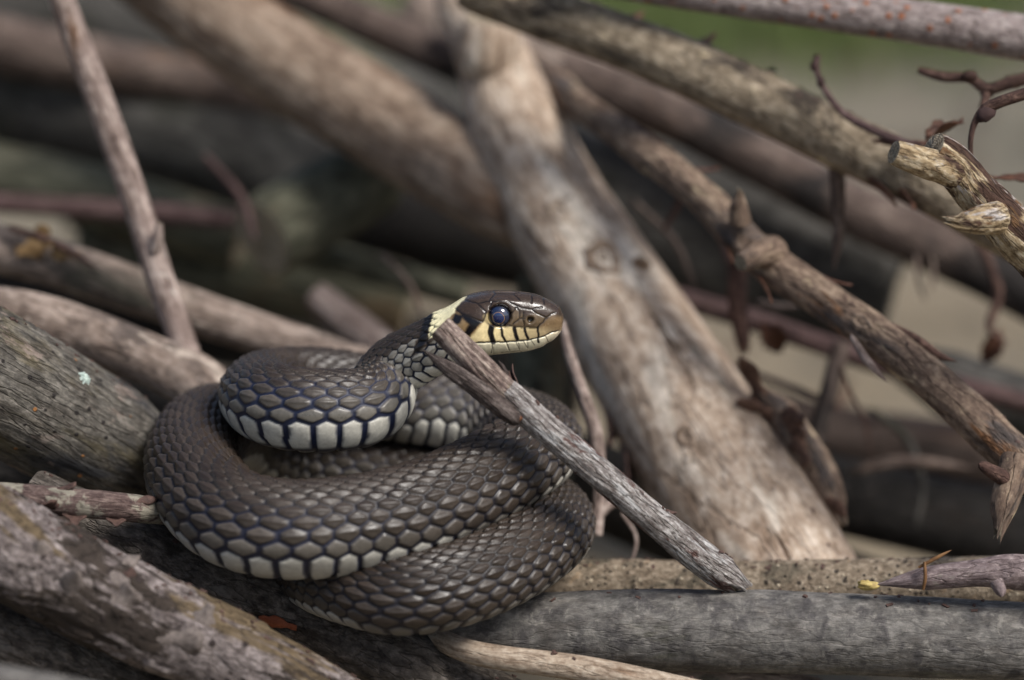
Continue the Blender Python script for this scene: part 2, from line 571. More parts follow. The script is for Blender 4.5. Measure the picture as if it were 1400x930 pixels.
def cam_ang(b, t, dpx=0.0):
    """angle on the limb that faces up-and-front; dpx in radians turns it about the limb"""
    i = int(round(t * b.n))
    v = -FWD
    return math.atan2(np.dot(v, b.V[i]), np.dot(v, b.U[i])) + dpx


def sheet(name, origin, ax, ay, az, ln, wd, curl, mat, parent=None, nx=9, ny=6, shape='flake', thick=0.00035, rough=0.15):
    """thin curled plate (bark flake, dead leaf) with real thickness"""
    us = np.linspace(0, 1, nx)
    vs = np.linspace(-1, 1, ny)
    top = []
    ph = rng.random() * 10
    for a in us:
        if shape == 'leaf':
            w = math.sin(math.pi * min(max(a, 0.03), 0.97)) ** 0.8 * (1 + rough * 0.8 * (rng.random() - 0.5))
        else:
            w = 0.75 + 0.25 * math.sin(a * 9 + ph) + (rng.random() - 0.5) * rough
            w *= 1 - 0.5 * a ** 3
        for v in vs:
            x = a * ln
            y = v * wd * 0.5 * w
            w = max(w, 0.05)
            z = curl * ln * a * a + (0.5 * wd * (v * v) * w + rough * 0.5 * wd * math.sin(5 * a + ph) * v if shape == 'leaf' else -0.12 * wd * v * v) + rough * 0.12 * wd * math.sin(7 * a + 3 * v + ph)
            top.append(origin + ax * x + ay * y + az * z)
    top = np.array(top)
    bot = top - az * thick
    v = np.vstack([top, bot])
    k = nx * ny
    f = []
    for i in range(nx - 1):
        for j in range(ny - 1):
            q = [i * ny + j, (i + 1) * ny + j, (i + 1) * ny + j + 1, i * ny + j + 1]
            f.append(q)
            f.append([x + k for x in reversed(q)])
    edge = [i * ny for i in range(nx)] + [(nx - 1) * ny + j for j in range(1, ny)] + [i * ny + ny - 1 for i in range(nx - 2, -1, -1)] + [j for j in range(ny - 2, 0, -1)]
    for a, b_ in zip(edge, edge[1:] + edge[:1]):
        f.append([b_, a, a + k, b_ + k])
    return mesh_obj(name, v, f, mat, parent)


def flake_on(b, t, ang, ln, wd, lift, mat, along=1.0, turn=0.0, name='bark_flake'):
    p, tx, nz = surf(b, t, ang)
    ty = np.cross(nz, tx)
    ax = (tx * math.cos(turn) + ty * math.sin(turn)) * along
    ay = np.cross(nz, ax)
    return sheet(name, p - nz * 0.0002 - ax * ln * 0.1, ax, ay, nz, ln, wd, lift, mat, b.o)


def blob(name, p, r, mat, parent=None, ax=(1, 1, 1), axes=None, nz=12, seg=18, nfreq=300, namp=0.15):
    v = [np.array([0, 0, 1.0])]
    for i in range(1, nz):
        a = math.pi * i / nz
        for j in range(seg):
            t = 2 * math.pi * j / seg
            v.append(np.array([math.sin(a) * math.cos(t), math.sin(a) * math.sin(t), math.cos(a)]))
    v.append(np.array([0, 0, -1.0]))
    v = np.array(v)
    A = np.array(axes) if axes is not None else np.eye(3)
    w = v * np.array(ax) * r
    w = w * (1 + namp * noise(v * 2.3 + p[0] * 1000))[:, None]
    w = w @ A + p
    f = []
    for j in range(seg):
        f.append([0, 1 + j, 1 + (j + 1) % seg])
    for i in range(nz - 2):
        for j in range(seg):
            a, b_ = 1 + i * seg + j, 1 + i * seg + (j + 1) % seg
            f.append([a, a + seg, b_ + seg, b_])
    last = len(v) - 1
    s0 = 1 + (nz - 2) * seg
    for j in range(seg):
        f.append([s0 + j, last, s0 + (j + 1) % seg])
    return mesh_obj(name, w, f, mat, parent)


# ================================================================== THE SETTING
def build_ground():
    N = NT('sandy_soil')
    tc = N.n('ShaderNodeTexCoord')
    v = tc.outputs['Object']
    n1 = N.noise(v, 9, 8, 0.65)
    col = N.ramp(n1, [(0.3, L4((92, 82, 65))), (0.55, L4((122, 110, 90))), (0.75, L4((142, 129, 106)))])
    n2 = N.noise(v, 2.2, 6, 0.6)
    col = N.mix(N.mrange(n2, 0.50, 0.62), col, L4((92, 84, 70)))
    sx = N.n('ShaderNodeSeparateXYZ')
    N.l(v, sx.inputs[0])
    n4 = N.noise(v, 5, 5, 0.6)
    zone = N.math('ADD', sx.outputs[1], N.math('MULTIPLY', N.math('SUBTRACT', n4, 0.5), 0.5))
    col = N.mix(N.mrange(zone, 0.60, 0.80), col, N.ramp(n4, [(0.35, L4((74, 72, 56))), (0.5, L4((104, 98, 84))), (0.65, L4((122, 114, 98)))]))
    n3 = N.noise(v, 160, 4, 0.7)
    col = N.mix(N.mrange(n3, 0.55, 0.7, 0, 0.6), col, L4((70, 58, 46)))
    N.l(col, N.b.inputs['Base Color'])
    N.b.inputs['Roughness'].default_value = 0.95
    bp = N.n('ShaderNodeBump')
    bp.inputs['Strength'].default_value = 0.6
    bp.inputs['Distance'].default_value = 0.004
    N.l(n3, bp.inputs['Height'])
    N.l(bp.outputs[0], N.b.inputs['Normal'])
    rad = np.concatenate([[0.0], np.geomspace(0.03, 400, 130)])
    seg = 120
    vs = [[0, 0.5, 0]]
    for r in rad[1:]:
        for j in range(seg):
            t = 2 * math.pi * j / seg
            vs.append([r * math.cos(t), 0.5 + r * math.sin(t), 0])
    vs = np.array(vs, float)
    rr = np.hypot(vs[:, 0], vs[:, 1] - 0.5)
    q = np.stack([vs[:, 0], vs[:, 1], np.zeros(len(vs))], 1)
    vs[:, 2] = 0.012 * fbm(q * 6, 3) * np.exp(-rr / 6) + 0.25 * noise(q * 0.15) * sstep(4, 30, rr) - 0.004
    f = [[0, 1 + j, 1 + (j + 1) % seg] for j in range(seg)]
    for i in range(len(rad) - 2):
        for j in range(seg):
            a, b_ = 1 + i * seg + j, 1 + i * seg + (j + 1) % seg
            f.append([a, a + seg, b_ + seg, b_])
    o = mesh_obj('ground', vs, f, N.m)
    o['kind'] = 'structure'


build_ground()

# ================================================================== BRANCHES (photo pixel, depth in mm from the eye's plane, radius in pixels)
near = dict(ds=0.00045)
# --- foreground and under the snake
A = limb('grey_log', [(560, 868, 14, 50), (700, 864, 10, 54), (900, 860, 6, 57), (1150, 868, 4, 55), (1460, 880, 2, 54)], M['grey_log'],
         'smooth grey log lying level across the bottom, in front of the tan log', 'log', ds=0.0006, m=120, low=0.09, lowf=32, fine=0.016, finef=420, ends=('broken', 'cut'), lumps=[(0.55, 5.6, 0.005, 0.06), (0.8, 5.2, 0.006, 0.05)])
B = limb('flaky_bark_log', [(-70, 705, -30, 66), (60, 775, -27, 66), (200, 848, -25, 64), (330, 905, -24, 60), (520, 1010, -22, 58)], M['flaky_log'],
         'pinkish grey log with flaking bark running down the lower left', 'log', ds=0.0006, m=110, low=0.09, fine=0.025, finef=300, flake=0.06, ridge=0.02)
D = limb('dark_log', [(40, 678, 8, 40), (180, 742, 5, 40), (300, 800, 4, 41), (420, 850, 5, 44), (540, 900, 2, 46), (700, 975, 0, 46)], M['damp_log'],
         'dark damp log slanting beneath the snake behind the flaky log', 'log', ds=0.0008, m=80, low=0.06, fine=0.02, ridge=0.03)
E = limb('lichen_log', [(-90, 478, 5, 96), (0, 525, 15, 93), (110, 588, 30, 88), (225, 650, 52, 84)], M['lichen_log'],
         'thick grey green log with a lichen spot at the left of the snake', 'log', ds=0.0006, m=150, low=0.03, fine=0.010, finef=400, ridge=0.016, ridgef=300, ends=('cut', 'broken'))
limb('gap_shade_log', [(-80, 640, 62, 44), (60, 672, 66, 46), (200, 712, 70, 46), (340, 760, 74, 44)], M['dark_log'],  # added to hide bright soil, its black stands in for shade
     'nearly black filler log added as shade in the gap under the lichen spotted log', 'log', ds=0.0015, m=48, low=0.08)
limb('narrow_gap_shade_log', [(60, 500, 120, 40), (180, 545, 118, 42), (300, 600, 116, 42), (430, 660, 114, 40)], M['dark_log'],  # added filler: dark colour stands in for the shade of this slit
     'dark filler log added as shade in the narrow gap between the knobbly branch and the lichen log', 'log', ds=0.0015, m=48, low=0.08)
C1 = limb('brown_corner_log', [(-60, 835, -12, 55), (60, 885, -12, 54), (230, 970, -10, 50)], M['damp_log'],
          'dark log below the flaky log in the bottom left corner', 'log', ds=0.001, m=70, low=0.06, fine=0.02, ridge=0.03)
C2 = limb('blurred_grey_log', [(-60, 935, -75, 36), (60, 955, -78, 36), (230, 990, -80, 34)], M['grey_log'],
          'blurred grey log nearest the lens at the bottom left edge', 'log', ds=0.001, m=60, low=0.05)
F = limb('banded_twig', [(-40, 676, -14, 21), (60, 684, -14, 21), (150, 692, -12, 19), (235, 700, 0, 18), (300, 706, 14, 17)], M['purple_twig'],
         'thin purple twig with grey bands and peeling bark beside the snake', 'twig', ds=0.0004, m=60, low=0.07, lowf=60, fine=0.03, finef=600, flake=0.05, ends=('cut', 'broken'))
G = limb('pale_stick', [(560, 850, 16, 14), (590, 868, 4, 15), (650, 893, -10, 17), (800, 915, -13, 18), (960, 950, -14, 19)], M['pale_stick'],
         'pale tan stick lying under the snake in front of the grey log', 'stick', ds=0.0005, m=48, low=0.06, lowf=60, fine=0.01)
I = limb('tan_log', [(690, 800, 30, 34), (820, 798, 30, 34), (1000, 803, 28, 36), (1200, 800, 26, 37), (1450, 795, 25, 38)], M['tan_log'],
         'speckled tan log lying level behind the smooth grey log', 'log', ds=0.0006, m=90, low=0.06, fine=0.03, finef=500)

# --- the stick in front of the neck: one thing with two prongs
H = limb('forked_stick', [(690, 534, -15, 20), (740, 580, -14, 21), (820, 648, -11, 21), (900, 715, -6, 22), (960, 764, -1, 24), (1008, 798, 4, 23)], M['stick'],
         'grey forked stick leaning across the snake below its head', 'stick', ds=0.00032, m=96, low=0.05, lowf=80, fine=0.03, finef=500, ridge=0.05, ridgef=900, ends=('cut', 'broken'),
         lumps=[(0.93, 1.0, 0.004, 0.2)])
H2 = limb('prong', [(602, 447, -15, 18), (642, 488, -15.5, 19), (680, 527, -15.2, 20), (700, 544, -14.8, 19)], M['stick_bare'], parent=H.o,
          ds=0.0003, m=80, low=0.10, lowf=140, fine=0.04, finef=500, ridge=0.06, ridgef=500, ends=('cut', 'cut'))
H3 = limb('splinter_prong', [(576, 477, -18, 5), (606, 499, -18.5, 10), (648, 528, -18.2, 13), (690, 560, -17, 14), (712, 577, -15.5, 11)], M['stick_dark'], parent=H.o,
          ds=0.0003, m=56, low=0.08, lowf=120, fine=0.03, finef=700, ridge=0.08, ridgef=900, ends=('point', 'round'))
for (x, y, d, r, ax) in ((690, 556, -17.3, 9, (1.3, 0.6, 0.9)), (708, 570, -17.2, 6, (1.2, 0.7, 0.8))):
    blob('resin_bud', P(x, y, d), r * mmpp(d / 1000), M['amber'], H.o, ax=ax, axes=[unit(RGT - UPV * 0.9), -FWD, unit(RGT * 0.9 + UPV)])
limb('spur', [(693, 512, -15, 4), (686, 500, -16, 3), (681, 492, -17, 1.5)], M['stick_dark'], parent=H.o, m=16, ends=('cut', 'point'))
for (t, a, ln, wd, li, tr) in ((0.02, -1.9, 0.005, 0.004, 0.5, 2.4), (0.04, -2.1, 0.006, 0.0035, 0.7, 2.9), (0.02, 1.3, 0.004, 0.003, 0.5, 0.8), (0.30, 1.5, 0.003, 0.0015, 0.2, 0.3),
                               (0.62, -1.4, 0.004, 0.002, 0.3, 0.2)):
    flake_on(H, t, cam_ang(H, t, a), ln, wd, li, M['flake'], turn=tr)

# --- sharp broken branch end at the right
Mb = limb('broken_branch', [(1470, 402, 2, 36), (1390, 322, -2, 34), (1340, 268, -4, 31), (1300, 222, -6, 28), (1274, 204, -8, 27)], M['broken'],
          'yellow brown broken branch end with pale cut stubs at the right edge', 'branch', ds=0.0004, m=90, low=0.08, lowf=70, fine=0.03, finef=400, ridge=0.07, ridgef=420, ends=('cut', 'cut'))
limb('stub', [(1318, 240, -5, 24), (1275, 226, -10, 22), (1238, 214, -13, 19), (1222, 208, -14, 17)], M['broken'], parent=Mb.o, ds=0.0004, m=60, low=0.09, lowf=80, fine=0.03, ridge=0.06, ridgef=500, ends=('cut', 'cut'))
limb('stub', [(1365, 298, -8, 24), (1330, 302, -13, 18), (1310, 304, -15, 11), (1296, 302, -16, 6)], M['broken'], parent=Mb.o, ds=0.0004, m=60, low=0.1, lowf=80, fine=0.03, ridge=0.08, ridgef=500, ends=('cut', 'broken'))

# --- mauve bud twig resting on the grey log
J = limb('mauve_twig', [(1196, 800, -2, 5), (1225, 796, -3, 13), (1290, 788, -4, 17), (1345, 783, -5, 19), (1385, 782, -5, 24), (1450, 788, -6, 24)], M['mauve_twig'],
         'mauve budding twig with a yellow tip resting on the grey log', 'twig', ds=0.0004, m=50, low=0.06, lowf=90, fine=0.02, ends=('point', 'cut'), lumps=[(0.66, 1.2, 0.004, 0.25)])
blob('bud', P(1186, 800, -2), 13 * mmpp(0), M['yellow'], J.o, ax=(1.2, 0.6, 0.5), namp=0.4)
limb('stalk', [(1262, 806, -7, 2.2), (1265, 790, -8, 2.6), (1264, 768, -8, 2)], M['leaf_orange'], parent=J.o, m=14, ds=0.0006)
limb('stalk', [(1256, 776, -7, 2), (1278, 764, -8, 2.6), (1301, 752, -8, 1.5)], M['leaf_orange'], parent=J.o, m=14, ds=0.0006, ends=('cut', 'point'))
limb('stub', [(1362, 795, -10, 10), (1368, 808, -11, 8), (1370, 816, -12, 4)], M['mauve_twig'], parent=J.o, m=24, ds=0.0005, ends=('cut', 'round'))

# --- the big pale fork behind
K = limb('pale_forked_branch', [(612, -70, 150, 24), (630, 10, 142, 34), (664, 60, 134, 46), (708, 180, 122, 63), (768, 300, 110, 74), (850, 430, 95, 84), (945, 590, 76, 98), (1035, 745, 58, 106), (1095, 850, 46, 108)], M['pale_trunk'],
         'big pale peeled forked limb slanting down behind the head', 'branch', ds=0.0012, m=130, low=0.07, lowf=14, fine=0.012, finef=160, ridge=0.012, ridgef=130,
         lumps=[(0.47, 4.2, 0.007, 0.16), (0.72, 3.9, 0.006, 0.10), (0.30, 4.6, 0.006, 0.10)])
limb('limb', [(190, -60, 175, 62), (330, 45, 160, 64), (480, 140, 148, 66), (600, 215, 134, 66), (690, 272, 120, 60), (762, 318, 112, 44)], M['brown_limb'], parent=K.o, ds=0.0014, m=90, low=0.08, lowf=16, fine=0.012, ridge=0.012, ridgef=150, ends=('cut', 'round'))
limb('cut_stub', [(660, 110, 126, 50), (668, 62, 122, 46), (672, 28, 120, 40)], M['pale_trunk'], parent=K.o, ds=0.0012, m=60, low=0.08, lowf=30, ends=('round', 'cut'))
for (t, a, ln, wd, li, tr) in ((0.66, 1.5, 0.016, 0.008, 0.25, 0.5), (0.70, 1.45, 0.02, 0.010, 0.3, 0.3), (0.75, 1.5, 0.02, 0.008, 0.2, 0.2), (0.80, 1.5, 0.03, 0.008, 0.15, 0.1), (0.86, 1.5, 0.03, 0.007, 0.12, 0.1)):
    flake_on(K, t, cam_ang(K, t, a), ln, wd, li, M['flake'], turn=tr)

# --- upper right
Lb = limb('olive_branch', [(640, -20, 88, 34), (740, 18, 82, 36), (860, 60, 76, 38), (1000, 120, 70, 40), (1130, 182, 64, 40), (1250, 240, 58, 40), (1350, 298, 54, 39), (1480, 372, 50, 38)], M['olive_branch'],
          'long olive tan branch crossing the upper right, blotched with dark bark', 'branch', ds=0.0008, m=80, low=0.07, lowf=40, fine=0.02, flake=0.02, ridge=0.02)
for (t, a, ln, wd, li, tr) in ((0.25, -1.5, 0.006, 0.004, 0.5, 1.2), (0.36, -1.4, 0.007, 0.004, 0.5, 1.3), (0.45, -1.6, 0.006, 0.005, 0.4, 1.0), (0.66, 1.3, 0.014, 0.006, 0.3, 0.3), (0.72, 1.2, 0.010, 0.006, 0.5, 0.8)):
    flake_on(Lb, t, cam_ang(Lb, t, a), ln, wd, li, M['leaf'], turn=tr)
Nb = limb('mottled_branch', [(620, 20, 185, 20), (720, 95, 150, 21), (795, 152, 110, 22), (880, 210, 82, 23), (960, 265, 64, 25), (1040, 345, 52, 27), (1130, 412, 42, 26), (1220, 480, 32, 27), (1310, 555, 24, 29), (1385, 622, 18, 30), (1450, 682, 14, 31)], M['mottled'],
          'knotty brown branch slanting down to the right past the pale limb', 'branch', ds=0.0007, m=84, low=0.14, lowf=60, fine=0.03, ridge=0.04, ridgef=260, flake=0.03, kink=0.35)
limb('knot_stub', [(1058, 346, 50, 24), (1038, 349, 44, 17), (1024, 354, 41, 14), (1012, 359, 39, 12)], M['mottled'], parent=Nb.o, ds=0.0006, m=44, low=0.1, lowf=80)
limb('stub', [(1012, 305, 50, 16), (1010, 282, 48, 12), (1012, 262, 46, 7)], M['mottled'], parent=Nb.o, ds=0.0006, m=30, ends=('cut', 'broken'))
limb('peeled_stub', [(1392, 628, 10, 24), (1384, 655, 8, 22), (1372, 692, 6, 18), (1364, 728, 4, 9)], M['mottled'], parent=Nb.o, ds=0.0005, m=44, low=0.1, lowf=80, ridge=0.08, ridgef=500, ends=('cut', 'broken'))
limb('side_twig', [(1374, 655, 6, 12), (1352, 642, 4, 9), (1338, 634, 3, 6)], M['rust_twig'], parent=Nb.o, m=24, ends=('cut', 'round'))
for (t, a, ln, wd, li, tr) in ((0.60, 1.5, 0.012, 0.003, 0.2, 0.4), (0.64, 1.4, 0.016, 0.003, 0.25, 0.3), (0.70, -1.4, 0.01, 0.003, 0.2, 0.3), (0.52, -1.5, 0.008, 0.003, 0.6, 1.2)):
    flake_on(Nb, t, cam_ang(Nb, t, a), ln, wd, li, M['leaf'], turn=tr)
Ob = limb('spotted_branch', [(760, -40, 70, 24), (900, -16, 66, 24), (1050, 4, 62, 26), (1220, 26, 58, 29), (1460, 60, 54, 32)], M['orange_spot'],
          'grey pink branch with orange spots along the top right edge', 'branch', ds=0.0008, m=72, low=0.05, lowf=50, fine=0.02)
limb('brown_branch', [(770, 95, 190, 30), (900, 150, 180, 34), (1030, 215, 172, 36), (1180, 290, 165, 38), (1320, 350, 158, 40), (1470, 430, 150, 42)], M['bg_brown'],
     'blurred reddish brown branch running behind the knotty brown branch', 'branch', ds=0.0015, m=50, low=0.08, lowf=25, kink=0.1)
limb('dark_cut_log', [(760, 250, 215, 100), (900, 300, 210, 105), (1060, 345, 205, 108), (1222, 392, 200, 104)], M['bg_dark'],
     'thick dark grey log ending behind the knotty branch above the bare soil', 'log', ds=0.002, m=70, low=0.09, lowf=20, flake=0.02, end_mat=M['dark_log'])
limb('pale_grey_log', [(560, 20, 260, 60), (760, 110, 250, 58), (960, 195, 245, 50), (1120, 250, 240, 44)], M['bg_tan'],
     'pale blurred log behind the olive tan branch, right of the pale limb top', 'log', ds=0.002, m=50, low=0.08)
R1 = limb('purple_rod', [(880, 395, 130, 14), (1010, 432, 128, 15), (1120, 470, 126, 15), (1260, 515, 124, 15), (1420, 555, 120, 14)], M['bg_red'],
          'dark purple rod behind the knotty branch, right of the pale forked limb', 'twig', ds=0.001, m=36, low=0.08, lowf=50)
S1 = limb('upright_twig', [(1150, 470, 100, 13), (1135, 530, 98, 13), (1118, 590, 96, 13), (1105, 660, 94, 12)], M['bg_brown'],
          'short upright brown twig standing right of the pale forked limb', 'twig', ds=0.001, m=30, low=0.08, lowf=60)
limb('thin_stem', [(1148, 500, 96, 2.5), (1165, 540, 95, 2.5), (1182, 575, 95, 2.5), (1190, 620, 95, 2)], M['rust_twig'],
     'hair thin curved stem hanging beside the short upright twig', 'twig', ds=0.001, m=10)
T1 = limb('hanging_twig', [(1010, 340, 95, 12), (1008, 410, 94, 13), (1018, 478, 93, 10)], M['rust_twig'],
          'dark red twig hanging below the knot of the brown branch', 'twig', ds=0.001, m=30, low=0.1, ends=('cut', 'broken'))
limb('hanging_stalk', [(1138, 180, 60, 10), (1145, 250, 66, 11), (1146, 320, 70, 8), (1140, 370, 72, 5)], M['bg_brown'],
     'brown stalk hanging down from the olive tan branch', 'twig', ds=0.001, m=30, low=0.1, ends=('cut', 'point'))
V1 = limb('budding_twig', [(1260, 205, 40, 6), (1200, 182, 46, 6), (1155, 158, 50, 5), (1130, 128, 52, 4.5), (1117, 100, 52, 4), (1116, 76, 52, 5)], M['bg_red'],
          'thin purple twig rising above the olive tan branch', 'twig', ds=0.0008, m=18, kink=0.4)
for (x, y) in ((1113, 90), (1122, 112)):
    blob('bud', P(x, y, 51), 7 * mmpp(0.05), M['bg_red'], V1.o, ax=(0.8, 0.8, 1.2))
U1 = limb('red_twig', [(1256, 97, 46, 5), (1290, 106, 44, 7), (1325, 108, 42, 7), (1350, 122, 40, 8), (1380, 114, 38, 9), (1440, 96, 36, 9)], M['rust_twig'],
          'rusty red forked twig above the broken branch end at the right edge', 'twig', ds=0.0006, m=24, kink=0.35, low=0.12, lowf=120)
for (x, y, r) in ((1326, 104, 9), (1385, 112, 11), (1350, 128, 8)):
    blob('bud', P(x, y, 40), r * mmpp(0.04), M['rust_twig'], U1.o, ax=(1.2, 0.8, 0.9))
limb('side_twig', [(1350, 124, 40, 6), (1346, 140, 38, 6), (1342, 150, 37, 5)], M['rust_twig'], parent=U1.o, m=16)
U2 = limb('hooked_twig', [(1328, 218, 10, 3.5), (1328, 190, 10, 4), (1334, 168, 10, 5), (1348, 152, 10, 8), (1366, 142, 9, 8), (1400, 130, 8, 8), (1450, 112, 6, 8)], M['rust_twig'],
          'hooked dark red twig bending down behind the broken branch end', 'twig', ds=0.0005, m=24, kink=0.3, low=0.12, lowf=120)
blob('bud', P(1348, 156, 9), 11 * mmpp(0.01), M['bg_red'], U2.o, ax=(1.3, 0.8, 0.9), axes=[unit(RGT - 0.7 * UPV * -1), FWD, unit(UPV - RGT * 0.7)])

# --- fine dead twigs and shreds, one thing each
FT = [
    ('rootlet', [(1252, 350, 120, 4), (1256, 385, 119, 3.5), (1266, 414, 118, 2)], 'bg_brown', 'thin dark rootlet hanging over the bare soil right of the dark log'),
    ('rootlet', [(1276, 352, 118, 3), (1278, 380, 118, 3), (1272, 402, 117, 1.5)], 'bg_brown', 'shorter thin rootlet hanging next to the dark rootlet over bare soil'),
    ('splinter', [(1166, 462, 30, 4), (1190, 498, 26, 5), (1214, 524, 24, 2)], 'x_stick', 'pale grey splinter peeling off below the knotty branch'),
    ('bark_shred', [(1212, 440, 34, 4), (1250, 462, 30, 7), (1285, 486, 30, 5), (1308, 494, 30, 3)], 'rust_twig', 'ragged dark shred sticking out above the lower knotty branch'),
    ('fine_twig', [(1036, 414, 100, 4), (1072, 419, 98, 4), (1112, 414, 97, 3)], 'x_stick', 'fine pale twig lying level under the knot of the branch'),
    ('fine_twig', [(915, 200, 90, 4), (930, 260, 92, 5), (905, 318, 94, 4)], 'rust_twig', 'fine dark twig dropping between the pale limb and the knotty branch'),
    ('fine_twig', [(955, 250, 100, 3), (985, 330, 104, 4), (1000, 380, 106, 3)], 'bg_red', 'fine purple twig slanting behind the knotty branch above its knot'),
    ('fine_twig', [(1330, 320, 110, 5), (1362, 400, 108, 7), (1352, 452, 107, 5), (1378, 470, 106, 3)], 'rust_twig', 'crooked brown twig dangling at the right edge over bare soil'),
    ('fine_twig', [(1165, 640, 120, 7), (1240, 628, 118, 8), (1330, 640, 116, 6)], 'bg_brown', 'brown twig lying level in the dark gap below the knotty branch'),
    ('fine_twig', [(1190, 560, 130, 4), (1240, 600, 126, 5), (1262, 660, 124, 4), (1255, 720, 122, 3)], 'bg_dark', 'grey twig curving down into the dark gap at lower right'),
    ('fine_twig', [(1000, 500, 112, 5), (1060, 520, 110, 5), (1130, 548, 108, 4)], 'bg_brown', 'brown twig lying under the purple rod right of the pale limb'),
    ('fine_twig', [(1290, 300, 130, 4), (1340, 282, 128, 4), (1400, 292, 126, 3)], 'bg_red', 'fine dark twig beneath the broken branch end at the right edge'),
    ('fine_twig', [(860, 270, 120, 4), (920, 330, 116, 4), (950, 400, 112, 3)], 'bg_brown', 'fine brown twig close along the right side of the pale limb'),
    ('fine_twig', [(280, 210, 150, 5), (330, 270, 146, 6), (350, 330, 142, 4)], 'bg_red', 'fine reddish twig right of the leaning stick by the sawn stub'),
    ('fine_twig', [(10, 310, 86, 4), (70, 332, 82, 5), (130, 366, 80, 3)], 'rust_twig', 'fine rusty twig lying along the tan branch at the left edge'),
    ('fine_twig', [(520, 345, 120, 4), (560, 390, 116, 4), (575, 430, 112, 3)], 'bg_brown', 'fine brown twig in the dark gap just left of the head'),
    ('fine_twig', [(850, 700, 46, 3), (870, 735, 44, 3), (862, 775, 42, 2)], 'x_stick', 'fine pink twig beneath the stick above the tan log'),
]
for (nm, pts, mt, lab) in FT:
    limb(nm, pts, M[mt], lab, 'twig', ds=0.0008, m=14, kink=0.7, low=0.18, lowf=110, ends=('broken', 'point'))
BS = limb('bark_strip', [(1040, 535, 66, 14), (1075, 575, 64, 22), (1115, 640, 60, 22), (1150, 715, 56, 14)], M['mottled'],
          'loose mossy bark strip curling off the right side of the pale limb', 'bark', ds=0.0008, m=40, low=0.25, lowf=70, flake=0.1, ends=('broken', 'broken'))
for (px, py, ln, wd, li, tr) in ((1045, 545, 0.012, 0.006, 0.5, 2.6), (1060, 558, 0.014, 0.006, 0.4, 0.4), (1078, 566, 0.012, 0.008, 0.6, 1.0), (1092, 590, 0.012, 0.006, 0.5, 0.2), (1065, 572, 0.010, 0.005, 0.7, 3.4), (1130, 680, 0.010, 0.004, 0.4, 0.6)):
    i_ = int(np.argmin([np.hypot(*(np.array([px, py]) - np.array([700 + ((q_ - CAMP) @ RGT) / ((q_ - CAMP) @ FWD) * 1400 / 0.36, 465 - ((q_ - CAMP) @ UPV) / ((q_ - CAMP) @ FWD) * 1400 / 0.36]))) for q_ in BS.C]))
    flake_on(BS, i_ / BS.n, cam_ang(BS, i_ / BS.n, 0.5), ln, wd, li, M['dry_bark'], turn=tr)

# --- twigs behind the snake, lower right
limb('pink_twig', [(768, 440, 50, 4), (776, 475, 48, 7), (790, 520, 46, 8), (812, 590, 44, 10), (818, 660, 42, 9), (812, 730, 40, 9)], M['x_stick'],
     'thin pinkish twig standing between the snake and the pale forked limb', 'twig', ds=0.0007, m=28, kink=0.3, low=0.1, lowf=70)
limb('pink_twig', [(870, 672, 44, 7), (830, 690, 42, 8), (800, 720, 40, 8), (760, 748, 38, 7)], M['x_stick'],
     'short pinkish twig just above the tan log beside the snake', 'twig', ds=0.0007, m=24, kink=0.3, low=0.1)
limb('grey_green_post', [(745, 380, 135, 36), (735, 470, 130, 38), (735, 570, 125, 40), (740, 700, 120, 42)], M['bg_green'],
     'blurred grey green branch standing behind the snake under its snout', 'branch', ds=0.0015, m=44, low=0.08)
limb('brown_log', [(980, 540, 210, 34), (1120, 590, 200, 42), (1260, 612, 190, 44), (1460, 640, 180, 46)], M['bg_brown'],
     'brown log lying low behind the knotty branch at the right', 'log', ds=0.002, m=50, low=0.09)
limb('mossy_log', [(1240, 500, 150, 44), (1340, 540, 140, 46), (1480, 585, 130, 48)], M['bg_dark'],
     'dark mossy log at the right edge above the brown log', 'log', ds=0.002, m=50, low=0.09, ends=('broken', 'cut'))
limb('low_shade_log', [(1060, 660, 160, 54), (1250, 700, 150, 57), (1470, 745, 140, 60)], M['dark_log'],  # added filler, dark so the pit behind reads as shaded
     'dark filler log added as shade deep in the gap right of the pale forked limb', 'log', ds=0.002, m=50, low=0.09)
limb('low_shade_branch', [(760, 640, 150, 60), (900, 700, 150, 62), (1100, 790, 145, 62), (1300, 860, 140, 60)], M['dark_log'],  # added filler, its dark colour serves as shade under the limb
     'dark filler log added as shade deep in the gap beneath the pale forked limb', 'log', ds=0.002, m=50, low=0.09)
limb('small_dead_branch', [(860, 925, 10, 20), (990, 930, 12, 24), (1120, 950, 14, 24)], M['bg_tan'],
     'tan branch barely showing below the smooth grey log', 'branch', ds=0.001, m=36, low=0.08)

